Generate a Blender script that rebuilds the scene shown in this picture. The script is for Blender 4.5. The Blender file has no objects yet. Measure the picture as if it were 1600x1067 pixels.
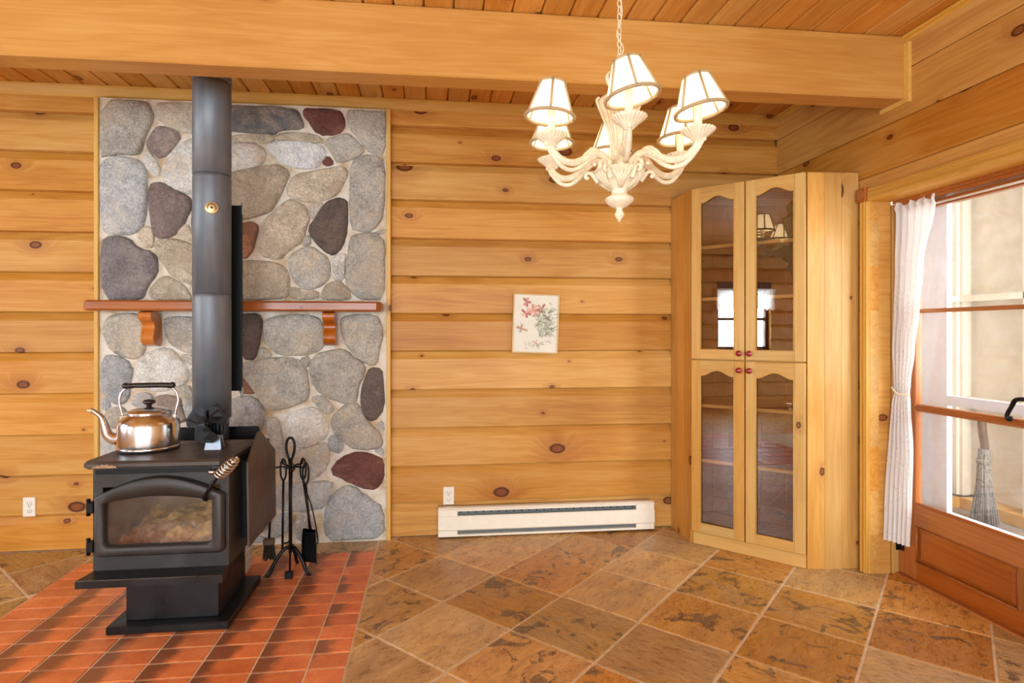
import bpy, bmesh, math, random
from mathutils import Vector, Matrix, noise
random.seed(7)
R = math.radians
S = bpy.context.scene
COL = S.collection

# ------------------------------------------------------------------ camera
cam = bpy.data.objects.new('camera', bpy.data.cameras.new('camera'))
COL.objects.link(cam)
cam.location = (0, 0, 1.28)
cam.rotation_euler = (R(90), 0, R(-6.45))
cam.data.sensor_width = 36.0
cam.data.lens = 905 / 1600 * 36.0
cam.data.shift_x = 22 / 1600
cam.data.shift_y = -15.5 / 1600
cam.data.clip_start = 0.05
S.camera = cam
# ------------------------------------------------------------------ world, lights, exposure
S.view_settings.view_transform = 'Standard'
S.view_settings.look = 'None'
S.view_settings.gamma = 1
S.view_settings.use_curve_mapping = False
S.view_settings.exposure = 0.58
W = bpy.data.worlds.new('sky'); S.world = W; W.use_nodes = True
bg = W.node_tree.nodes['Background']
bg.inputs[0].default_value = (0.72, 0.86, 1.0, 1); bg.inputs[1].default_value = 1.6

def area(name, loc, rot, sx, sy, power, color):
    l = bpy.data.lights.new(name, 'AREA'); l.shape = 'RECTANGLE'; l.size = sx; l.size_y = sy
    l.energy = power; l.color = color
    o = bpy.data.objects.new(name, l); COL.objects.link(o); o.location = loc; o.rotation_euler = rot
    return o
DAY = (0.84, 0.94, 1.0)
area('daylight_left_window', (-4.45, -0.265, 1.47), (R(90), 0, R(-90)), 0.95, 1.0, 70, DAY)
for wx in (-2.9, -.95, 1.0):
    area('daylight_rear_window', (wx, -3.35, 1.25), (R(90), 0, 0), 1.7, 1.9, 84, DAY)
area('daylight_left_window', (-4.45, 1.90, 1.45), (R(90), 0, R(-90)), 1.4, 1.2, 46, DAY)
area('daylight_porch_window', (3.3, 1.05, 1.6), (R(90), 0, 0), 1.2, 1.4, 70, (0.95, 0.97, 1.0))

# ------------------------------------------------------------------ node helpers
def lin(c):
    return tuple(((v / 255) / 12.92 if v / 255 <= .04045 else ((v / 255 + .055) / 1.055) ** 2.4) for v in c) + (1,)

class NT:
    def __init__(s, name):
        s.m = bpy.data.materials.new(name); s.m.use_nodes = True
        s.t = s.m.node_tree; s.n = s.t.nodes; s.b = s.n['Principled BSDF']
    def new(s, typ, **kw):
        n = s.n.new(typ)
        for k, v in kw.items(): setattr(n, k, v)
        return n
    def link(s, a, b): s.t.links.new(a, b)
    def put(s, n, i, v):
        if hasattr(v, 'is_output'): s.link(v, n.inputs[i])
        else: n.inputs[i].default_value = v
    def math(s, op, a, b=0.0, c=None, clamp=False):
        n = s.new('ShaderNodeMath', operation=op, use_clamp=clamp)
        s.put(n, 0, a); s.put(n, 1, b)
        if c is not None: s.put(n, 2, c)
        return n.outputs[0]
    def vmath(s, op, a, b):
        n = s.new('ShaderNodeVectorMath', operation=op); s.put(n, 0, a); s.put(n, 1, b); return n.outputs[0]
    def noise(s, vec, scale, detail=3.0, rough=.55, dist=0.0, dim='3D'):
        n = s.new('ShaderNodeTexNoise', noise_dimensions=dim); s.put(n, 'Vector', vec)
        n.inputs['Scale'].default_value = scale; n.inputs['Detail'].default_value = detail
        n.inputs['Roughness'].default_value = rough; n.inputs['Distortion'].default_value = dist
        return n.outputs['Fac']
    def ramp(s, f, stops, interp='LINEAR'):
        n = s.new('ShaderNodeValToRGB'); n.color_ramp.interpolation = interp
        e = n.color_ramp.elements
        while len(e) < len(stops): e.new(0.5)
        for k, (p, c) in zip(e, stops): k.position = p; k.color = c
        s.put(n, 0, f); return n.outputs[0]
    def mix(s, f, a, b, mode='MIX'):
        n = s.new('ShaderNodeMix', data_type='RGBA', blend_type=mode)
        s.put(n, 0, f); s.put(n, 6, a); s.put(n, 7, b); return n.outputs[2]
    def mapr(s, v, a, b, c, d, smooth=True):
        n = s.new('ShaderNodeMapRange', interpolation_type='SMOOTHSTEP' if smooth else 'LINEAR')
        s.put(n, 0, v)
        for i, q in enumerate((a, b, c, d)): s.put(n, i + 1, q)
        return n.outputs[0]
    def bump(s, h, strength, dist=.01):
        n = s.new('ShaderNodeBump'); n.inputs['Strength'].default_value = strength; n.inputs['Distance'].default_value = dist
        s.put(n, 'Height', h); s.link(n.outputs[0], s.b.inputs['Normal'])
    def coords(s, jitter=True):
        tc = s.new('ShaderNodeTexCoord'); v = tc.outputs['Object']
        s.rand = s.new('ShaderNodeObjectInfo').outputs['Random']
        if jitter:
            k = s.math('MULTIPLY', s.rand, 41.0)
            c = s.new('ShaderNodeCombineXYZ'); s.put(c, 0, k); s.put(c, 1, s.math('MULTIPLY', k, .37)); s.put(c, 2, s.math('MULTIPLY', k, 1.7))
            v = s.vmath('ADD', v, c.outputs[0])
        return v
    def set(s, **kw):
        names = dict(color='Base Color', rough='Roughness', metal='Metallic', coat='Coat Weight', coatr='Coat Roughness', spec='Specular IOR Level', emis='Emission Color', emiss='Emission Strength', trans='Transmission Weight')
        for k, v in kw.items(): s.put(s.b, names[k], v)
        return s.m

def plain(name, rgb, rough=.5, metal=0.0, vary=0.0, scale=30, bump=0.0, **kw):
    t = NT(name); v = t.coords()
    c = lin(rgb)
    if vary:
        f = t.noise(v, scale, 4)
        lo = tuple(x * (1 - vary) for x in c[:3]) + (1,); hi = tuple(min(1, x * (1 + vary)) for x in c[:3]) + (1,)
        col = t.ramp(f, [(.3, lo), (.7, hi)])
        if bump: t.bump(f, bump, .004)
        t.set(color=col)
    else: t.set(color=c)
    t.set(rough=rough, metal=metal, **kw)
    return t.m

def wood(name, dark, mid, light, knots=1.0, rough=.5, coat=.07, kscale=3.5, red=0.35):
    """grain runs along the piece's local x, its broad face is x-z"""
    t = NT(name); v = t.coords()
    sp = t.new('ShaderNodeSeparateXYZ'); t.put(sp, 0, v)
    x, y, z = sp.outputs
    # knots: sparse cells in the face plane
    kv = t.new('ShaderNodeCombineXYZ'); t.put(kv, 0, t.math('MULTIPLY', x, .62)); t.put(kv, 1, t.math('MULTIPLY', z, 1.0))
    wob = t.noise(v, 22, 2)
    vo = t.new('ShaderNodeTexVoronoi', voronoi_dimensions='2D', feature='F1'); t.put(vo, 'Vector', kv.outputs[0]); vo.inputs['Scale'].default_value = kscale
    vo.inputs['Randomness'].default_value = 1.0
    d = t.math('ADD', vo.outputs['Distance'], t.math('MULTIPLY', t.math('SUBTRACT', wob, .5), .02))
    cs = t.new('ShaderNodeSeparateColor'); t.put(cs, 0, vo.outputs['Color'])
    on = t.math('GREATER_THAN', cs.outputs[0], 1 - .92 * knots)
    size = t.mapr(t.math('POWER', cs.outputs[1], 2.2), 0, 1, .014, .105, False)
    q = t.math('DIVIDE', d, size)                       # 1 = edge of the knot
    core = t.math('MULTIPLY', t.mapr(q, .75, 1.15, 1, 0), on)
    rim = t.math('MULTIPLY', t.mapr(t.math('ABSOLUTE', t.math('SUBTRACT', q, .9)), .05, .32, 1, 0), on)
    halo = t.math('MULTIPLY', t.mapr(q, .9, 4.5, 1, 0), on)
    # grain
    gv = t.new('ShaderNodeCombineXYZ')
    t.put(gv, 0, t.math('MULTIPLY', x, .55)); t.put(gv, 1, t.math('MULTIPLY', y, 5.0))
    t.put(gv, 2, t.math('ADD', t.math('MULTIPLY', z, 7.0), t.math('MULTIPLY', halo, .55)))
    g = t.noise(gv.outputs[0], 1.6, 3, .5, .5)
    rings = t.math('SINE', t.math('MULTIPLY', g, 46.0))
    fv = t.new('ShaderNodeCombineXYZ'); t.put(fv, 0, t.math('MULTIPLY', x, 3.0)); t.put(fv, 1, t.math('MULTIPLY', y, 90.0)); t.put(fv, 2, t.math('MULTIPLY', z, 90.0))
    fine = t.noise(fv.outputs[0], 1.0, 3)
    big = t.noise(v, 1.3, 2)
    qv = t.new('ShaderNodeCombineXYZ'); t.put(qv, 0, t.math('MULTIPLY', x, .5)); t.put(qv, 1, t.math('MULTIPLY', y, 3.0)); t.put(qv, 2, t.math('ADD', t.math('MULTIPLY', z, 11.0), t.math('MULTIPLY', halo, .8)))
    streak = t.noise(qv.outputs[0], 1.0, 4, .6, .3)
    f = t.math('ADD', t.math('MULTIPLY', rings, .038), t.math('ADD', t.math('MULTIPLY', fine, .24), t.math('ADD', t.math('MULTIPLY', big, .38), t.math('MULTIPLY', streak, .34))))
    col = t.ramp(f, [(.22, lin(dark)), (.47, lin(mid)), (.72, lin(light))])
    col = t.mix(t.math('MULTIPLY', halo, red), col, lin((150, 78, 28)))
    col = t.mix(t.math('MULTIPLY', core, .8), col, lin((120, 52, 18)))
    col = t.mix(t.math('MULTIPLY', rim, .85), col, lin((62, 24, 9)))
    # each piece its own tone
    hsv = t.new('ShaderNodeHueSaturation'); t.put(hsv, 'Color', col)
    t.put(hsv, 'Value', t.mapr(t.rand, 0, 1, .86, 1.1, False))
    r2 = t.math('FRACT', t.math('MULTIPLY', t.rand, 7.31))
    t.put(hsv, 'Hue', t.mapr(r2, 0, 1, .493, .505, False)); t.put(hsv, 'Saturation', t.mapr(r2, 0, 1, 1.04, .94, False))
    t.bump(t.math('ADD', t.math('MULTIPLY', fine, .5), t.math('MULTIPLY', rings, .05)), .12, .002)
    t.set(color=hsv.outputs[0], rough=rough, coat=coat, coatr=.2, spec=.3)
    return t.m

M = {}
M['log'] = wood('pine_log', (168, 100, 30), (202, 144, 62), (220, 172, 98), .82)
M['ceil'] = wood('pine_ceiling', (176, 108, 36), (208, 148, 66), (226, 178, 104), .7, rough=.55)
M['beam'] = wood('pine_beam', (174, 114, 42), (196, 140, 64), (212, 164, 92), .62, kscale=2.3)
M['trimw'] = wood('pine_trim', (196, 140, 48), (216, 164, 70), (230, 186, 100), .25)
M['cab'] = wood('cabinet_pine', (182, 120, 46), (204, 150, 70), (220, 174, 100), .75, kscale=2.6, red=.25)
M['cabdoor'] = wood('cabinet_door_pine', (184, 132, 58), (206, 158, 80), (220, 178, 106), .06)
M['cabin'] = wood('cabinet_inside_shade', (104, 54, 24), (134, 74, 36), (156, 92, 48), .8)  # darkened pine: the dim interior's shade is put into the colour
M['mantel'] = wood('mantel_stained', (112, 54, 18), (154, 86, 34), (180, 112, 50), .6, rough=.3, coat=.5)
M['corbel'] = wood('corbel_stained', (140, 70, 18), (182, 104, 34), (200, 126, 52), .2, rough=.28, coat=.5)
M['door'] = wood('door_stained', (132, 70, 24), (170, 100, 44), (192, 122, 62), .15, rough=.33, coat=.4)
M['rosette'] = wood('rosette_wood', (150, 84, 34), (178, 106, 48), (196, 126, 64), .0)
M['dkwood'] = wood('window_frame_wood', (60, 36, 20), (84, 52, 30), (104, 68, 40), .2)

def stone_mat(name, rgb, rgb2, vary=.36):
    t = NT(name); v = t.coords()
    a = t.noise(v, 7, 5, .6, .4); b = t.noise(v, 75, 5, .75); e = t.noise(v, 22, 5, .7, 1.2)
    vo = t.new('ShaderNodeTexVoronoi', feature='F1'); t.put(vo, 'Vector', v); vo.inputs['Scale'].default_value = 15
    v2 = t.new('ShaderNodeTexVoronoi', feature='DISTANCE_TO_EDGE'); t.put(v2, 'Vector', v); v2.inputs['Scale'].default_value = 11
    c, c2 = [tuple(min(.92, q * k_) for q, k_ in zip(lin(w_)[:3], (1.62, 1.74, 1.80))) + (1,) for w_ in (rgb, rgb2)]
    dk = tuple(x * (1 - vary * 1.6) for x in c[:3]) + (1,); lt = tuple(min(1, x * (1 + vary)) for x in c[:3]) + (1,)
    col = t.ramp(t.math('ADD', t.math('MULTIPLY', a, .42), t.math('MULTIPLY', b, .58)), [(.34, dk), (.5, c), (.66, lt)])
    col = t.mix(t.mapr(t.noise(v, 4.2, 4, .6, .6), .47, .62, 0, .8), col, c2)
    # thin dark cracks and stains
    cr = t.math('ABSOLUTE', t.math('SUBTRACT', e, .5))
    col = t.mix(t.mapr(cr, .0, .035, .6, 0), col, dk)
    col = t.mix(t.math('MULTIPLY', t.mapr(v2.outputs['Distance'], .0, .02, .55, 0), t.mapr(a, .5, .6, 0, 1)), col, dk)
    hsv = t.new('ShaderNodeHueSaturation'); t.put(hsv, 'Color', col); t.put(hsv, 'Value', t.mapr(t.rand, 0, 1, .85, 1.12, False))
    t.bump(t.math('ADD', t.math('ADD', t.math('MULTIPLY', e, .9), t.math('MULTIPLY', vo.outputs['Distance'], .8)), t.math('ADD', t.math('MULTIPLY', a, .6), t.math('MULTIPLY', b, .45))), 1.0, .020)
    t.set(color=hsv.outputs[0], rough=.82)
    return t.m
ST = dict(g=((164, 154, 142), (178, 160, 138)), l=((196, 187, 176), (186, 168, 150)), m=((122, 104, 98), (150, 130, 116)),
          b=((160, 157, 155), (176, 168, 158)), p=((114, 104, 102), (132, 120, 114)), e=((178, 160, 138), (160, 140, 118)),
          q=((128, 116, 108), (78, 84, 88)), r=((104, 62, 52), (126, 84, 72)), w=((232, 224, 216), (214, 198, 184)),
          o=((152, 104, 76), (120, 84, 66)), d=((88, 74, 67), (108, 90, 78)))
SM = {k: stone_mat('field_stone_' + k, *v) for k, v in ST.items()}

def mortar_mat():
    t = NT('mortar'); v = t.coords(False)
    a = t.noise(v, 9, 5, .6); b = t.noise(v, 60, 4, .7)
    col = t.ramp(a, [(.35, lin((192, 166, 126))), (.5, lin((218, 206, 188))), (.7, lin((232, 228, 220)))])
    t.bump(t.math('ADD', a, t.math('MULTIPLY', b, .4)), .8, .012)
    return t.set(color=col, rough=.9)
M['mortar'] = mortar_mat()

def slate_mat():
    t = NT('slate'); v = t.coords()
    sp = t.new('ShaderNodeSeparateXYZ'); t.put(sp, 0, v)
    st = t.new('ShaderNodeCombineXYZ'); t.put(st, 0, t.math('MULTIPLY', sp.outputs[0], 1.0)); t.put(st, 1, t.math('MULTIPLY', sp.outputs[1], 2.6)); t.put(st, 2, sp.outputs[2])
    a = t.noise(st.outputs[0], 4.0, 6, .62, .9); b = t.noise(st.outputs[0], 16, 6, .68, 1.0); c = t.noise(v, 3.0, 4, .6, .5)
    base = t.ramp(t.math('ADD', t.math('MULTIPLY', a, .6), t.math('MULTIPLY', b, .4)),
                  [(.28, lin((122, 90, 54))), (.43, lin((182, 134, 72))), (.56, lin((212, 164, 92))), (.72, lin((232, 198, 138)))])
    r2 = t.math('FRACT', t.math('MULTIPLY', t.rand, 5.17)); r3 = t.math('FRACT', t.math('MULTIPLY', t.rand, 13.7))
    base = t.mix(t.mapr(r2, .35, 1, 0, .45, False), base, lin((196, 126, 60)))
    base = t.mix(t.math('MULTIPLY', t.mapr(r3, .35, 1, 0, .6, False), t.mapr(c, .42, .6, .3, 1)), base, lin((166, 150, 134)))  # grey slate tone, raised to put some of the floor's sheen into the colour
    # dark iron blotches on some tiles
    bl = t.math('MULTIPLY', t.mapr(t.noise(v, 7.5, 5, .6, 1.4), .585, .60, 0, 1), t.math('GREATER_THAN', r2, .42))
    base = t.mix(t.math('MULTIPLY', bl, .8), base, lin((84, 66, 52)))
    ve = t.math('ABSOLUTE', t.math('SUBTRACT', b, .5))
    base = t.mix(t.mapr(ve, 0, .022, .5, 0), base, lin((232, 200, 156)))
    hsv = t.new('ShaderNodeHueSaturation'); t.put(hsv, 'Color', base); t.put(hsv, 'Value', t.mapr(t.rand, 0, 1, .76, 1.22, False)); t.put(hsv, 'Hue', t.mapr(r3, 0, 1, .492, .512, False)); t.put(hsv, 'Saturation', t.mapr(r2, 0, 1, .92, 1.12, False))
    t.bump(t.math('ADD', a, t.math('MULTIPLY', b, .7)), .6, .012)
    return t.set(color=hsv.outputs[0], rough=t.mapr(b, .3, .7, .22, .42), spec=.6)
M['slate'] = slate_mat()
M['grout'] = plain('grout', (226, 204, 176), .85, vary=.15, scale=40)

def quarry(name, flash):
    t = NT(name); tc = t.new('ShaderNodeTexCoord'); v = t.coords()
    sp = t.new('ShaderNodeSeparateXYZ'); t.put(sp, 0, tc.outputs['Object'])
    a = t.noise(v, 9, 4, .6); b = t.noise(v, 70, 3)
    col = t.ramp(t.math('ADD', t.math('MULTIPLY', a, .7), t.math('MULTIPLY', b, .3)), [(.3, lin((206, 104, 56))), (.5, lin((228, 128, 72))), (.7, lin((240, 152, 94)))])
    if flash:
        e = t.math('ADD', sp.outputs[0], t.math('MULTIPLY', t.math('SUBTRACT', a, .5), .11))
        lim = t.mapr(t.rand, 0, 1, -.055, .0, False)
        w = t.math('MULTIPLY', t.mapr(t.math('SUBTRACT', e, lim), -.03, .03, 1, 0), .85)
        col = t.mix(w, col, lin((122, 78, 54)))
    hsv = t.new('ShaderNodeHueSaturation'); t.put(hsv, 'Color', col); t.put(hsv, 'Value', t.mapr(t.rand, 0, 1, .88, 1.1, False))
    t.bump(a, .15, .004)
    return t.set(color=hsv.outputs[0], rough=.36)
M['tile'] = quarry('quarry_tile', True); M['tile2'] = quarry('quarry_tile_plain', False)

def iron_mat(name, rgb, rough, vary=.35):
    t = NT(name); v = t.coords(False)
    a = t.noise(v, 5, 5, .65, .3); b = t.noise(v, 160, 2)
    c = lin(rgb); hi = tuple(x * (1 + vary * 2) for x in c[:3]) + (1,); lo = tuple(x * (1 - vary) for x in c[:3]) + (1,)
    col = t.ramp(a, [(.3, lo), (.55, c), (.75, hi)])
    t.bump(b, .12, .001)
    return t.set(color=col, rough=t.mapr(a, .3, .7, rough - .08, rough + .12), metal=.35)
M['iron'] = iron_mat('stove_black', (58, 54, 51), .46)
M['ironlid'] = iron_mat('stove_plate_worn', (80, 71, 64), .42)
M['ironpanel'] = iron_mat('shield_panel', (92, 78, 70), .45, .15)
M['plinth'] = iron_mat('plinth_black', (30, 30, 31), .32)
M['black'] = plain('black_metal', (24, 24, 25), .45, .6)
M['wrought'] = plain('wrought_iron', (34, 34, 36), .38, .7)
def pipe_mat():
    t = NT('pipe_steel'); v = t.coords()
    sp = t.new('ShaderNodeSeparateXYZ'); t.put(sp, 0, v)
    st = t.new('ShaderNodeCombineXYZ'); t.put(st, 0, t.math('MULTIPLY', sp.outputs[0], 14)); t.put(st, 1, t.math('MULTIPLY', sp.outputs[1], 14)); t.put(st, 2, t.math('MULTIPLY', sp.outputs[2], 1.2))
    a = t.noise(st.outputs[0], 1.5, 4); b = t.noise(v, 6, 4)
    col = t.ramp(t.math('ADD', t.math('MULTIPLY', a, .6), t.math('MULTIPLY', b, .4)), [(.3, lin((92, 100, 108))), (.5, lin((112, 119, 126))), (.7, lin((134, 137, 140)))])
    return t.set(color=col, rough=.5, metal=.4)
M['pipe'] = pipe_mat()
M['steel'] = plain('polished_steel', (216, 220, 226), .20, 1.0, vary=.05, scale=14)
M['alu'] = plain('brushed_aluminium', (150, 160, 176), .4, .8, vary=.1)
M['spring'] = plain('spring_steel', (200, 196, 190), .25, 1.0)
M['bronze'] = plain('worn_bronze', (150, 120, 92), .45, .6, vary=.5, scale=120)
M['brass'] = plain('pale_brass', (214, 186, 136), .35, .5)
M['bakelite'] = plain('black_bakelite', (30, 25, 22), .3)
M['cream'] = plain('cream_enamel', (244, 238, 220), .4, vary=.03)
M['slotgrey'] = plain('heater_slot', (112, 116, 116), .5, .4)
M['darkhole'] = plain('dark_hole', (20, 19, 18), .8)
M['plate'] = plain('white_plastic', (236, 230, 218), .35)
M['red'] = plain('cherry_glaze', (142, 22, 24), .12, coat=.8)
M['antique'] = plain('antique_white', (240, 228, 200), .5, vary=.12, scale=60, bump=.1)
M['candle'] = plain('candle_sleeve', (244, 232, 204), .5)
M['white'] = plain('white_paint', (236, 232, 224), .5, vary=.03, scale=6)
M['porch'] = plain('porch_paint', (232, 222, 204), .6, vary=.04, scale=5)
M['bluewhite'] = plain('storm_door_white', (226, 232, 240), .35)
M['porchfloor'] = plain('porch_boards', (150, 138, 126), .6, vary=.2, scale=12)
M['twig'] = plain('weathered_twig', (134, 126, 116), .85, vary=.45, scale=60, bump=.6)
M['wicker'] = plain('pale_wicker', (206, 198, 186), .8, vary=.2, scale=50)
M['bristle'] = plain('brush_bristle', (46, 38, 32), .9, vary=.4, scale=200)
M['brushwood'] = plain('brush_block', (96, 74, 52), .5, vary=.25)
M['ash'] = plain('ash_bed', (214, 188, 148), .95, vary=.5, scale=40, bump=.8)
M['firebrick'] = plain('firebrick', (92, 76, 58), .9, vary=.4, scale=10)
M['paper'] = plain('print_paper', (226, 222, 206), .6, vary=.03, scale=18)
M['frame'] = plain('pale_frame', (218, 186, 132), .45)
for nm, c in dict(ink_pink=(204, 146, 126), ink_rose=(178, 112, 98), ink_pale=(222, 176, 160), ink_green=(148, 150, 122), ink_sage=(184, 188, 166), ink_dark=(122, 114, 100), ink_ochre=(196, 160, 110)).items():
    M[nm] = plain(nm, c, .6, vary=.18, scale=90)

def shade_mat():
    t = NT('shade_fabric'); v = t.coords(False)
    out = t.n['Material Output']
    di = t.new('ShaderNodeBsdfDiffuse'); di.inputs[0].default_value = lin((250, 240, 216))
    tr = t.new('ShaderNodeBsdfTranslucent'); tr.inputs[0].default_value = lin((255, 240, 205))
    em = t.new('ShaderNodeEmission'); em.inputs[0].default_value = (1, .86, .60, 1); em.inputs[1].default_value = .62
    mx = t.new('ShaderNodeMixShader'); mx.inputs[0].default_value = .5
    t.link(di.outputs[0], mx.inputs[1]); t.link(tr.outputs[0], mx.inputs[2])
    ad = t.new('ShaderNodeAddShader'); t.link(mx.outputs[0], ad.inputs[0]); t.link(em.outputs[0], ad.inputs[1])
    t.link(ad.outputs[0], out.inputs[0]); return t.m
M['shade'] = shade_mat()
def braid_mat():
    t = NT('shade_braid'); out = t.n['Material Output']; c = lin((190, 172, 146))
    di = t.new('ShaderNodeBsdfDiffuse'); di.inputs[0].default_value = c
    tr = t.new('ShaderNodeBsdfTranslucent'); tr.inputs[0].default_value = c
    mx = t.new('ShaderNodeMixShader'); mx.inputs[0].default_value = .4
    t.link(di.outputs[0], mx.inputs[1]); t.link(tr.outputs[0], mx.inputs[2]); t.link(mx.outputs[0], out.inputs[0]); return t.m
M['shadetrim'] = braid_mat()
def bulb_mat():
    t = NT('lit_bulb'); return t.set(color=(1, .9, .7, 1), emis=(1, .82, .5, 1), emiss=6.0)
M['bulb'] = bulb_mat()
def glass_mat(name, ior, tint, refl=(1, 1, 1, 1), rough=0.0, haze=0.0):
    t = NT(name); out = t.n['Material Output']
    fr = t.new('ShaderNodeFresnel'); bk = t.new('ShaderNodeNewGeometry').outputs['Backfacing']; t.put(fr, 0, t.math('ADD', ior, t.math('MULTIPLY', bk, 1 / ior - ior)))
    tr = t.new('ShaderNodeBsdfTransparent'); tr.inputs[0].default_value = tint
    gl = t.new('ShaderNodeBsdfGlossy'); gl.inputs['Roughness'].default_value = rough; gl.inputs['Color'].default_value = refl
    first = tr.outputs[0]
    if haze:
        di = t.new('ShaderNodeBsdfTranslucent'); di.inputs[0].default_value = (.85, .9, 1, 1)
        d2 = t.new('ShaderNodeBsdfDiffuse'); d2.inputs[0].default_value = (.85, .9, 1, 1)
        m0 = t.new('ShaderNodeMixShader'); t.link(di.outputs[0], m0.inputs[1]); t.link(d2.outputs[0], m0.inputs[2])
        v = t.coords(False)
        m1 = t.new('ShaderNodeMixShader'); t.put(m1, 0, t.mapr(t.noise(v, 14, 5, .7), .35, .75, haze * .4, haze * 1.6)); t.link(tr.outputs[0], m1.inputs[1]); t.link(m0.outputs[0], m1.inputs[2]); first = m1.outputs[0]
    mx = t.new('ShaderNodeMixShader'); t.link(fr.outputs[0], mx.inputs[0]); t.link(first, mx.inputs[1]); t.link(gl.outputs[0], mx.inputs[2])
    t.link(mx.outputs[0], out.inputs[0]); return t.m
M['glass'] = glass_mat('window_glass', 1.45, (.97, .98, .98, 1), haze=.05)
M['cabglass'] = glass_mat('cabinet_glass', 2.25, (.90, .88, .86, 1))
M['stoveglass'] = glass_mat('sooty_stove_glass', 1.5, (.93, .84, .68, 1), rough=.05, haze=.04)
def lace_mat():
    t = NT('lace'); v = t.coords(False); out = t.n['Material Output']
    col = lin((253, 253, 252))
    di = t.new('ShaderNodeBsdfDiffuse'); di.inputs[0].default_value = col
    tr = t.new('ShaderNodeBsdfTranslucent'); tr.inputs[0].default_value = col
    mx = t.new('ShaderNodeMixShader'); mx.inputs[0].default_value = .45
    t.link(di.outputs[0], mx.inputs[1]); t.link(tr.outputs[0], mx.inputs[2])
    sp = t.new('ShaderNodeSeparateXYZ'); tc = t.new('ShaderNodeTexCoord'); t.put(sp, 0, tc.outputs['Object'])
    vo = t.new('ShaderNodeTexVoronoi'); t.put(vo, 'Vector', tc.outputs['Object']); vo.inputs['Scale'].default_value = 70
    low = t.mapr(sp.outputs[2], .25, .9, 1, 0)
    hole = t.math('MULTIPLY', t.math('MULTIPLY', t.math('LESS_THAN', vo.outputs['Distance'], .30), t.math('GREATER_THAN', t.noise(v, 9, 2), .47)), t.math('MULTIPLY', low, .16))
    hole = t.math('ADD', hole, .03)
    tp = t.new('ShaderNodeBsdfTransparent')
    m2 = t.new('ShaderNodeMixShader'); t.put(m2, 0, hole); t.link(mx.outputs[0], m2.inputs[1]); t.link(tp.outputs[0], m2.inputs[2])
    t.link(m2.outputs[0], out.inputs[0]); return t.m
M['lace'] = lace_mat()

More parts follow.
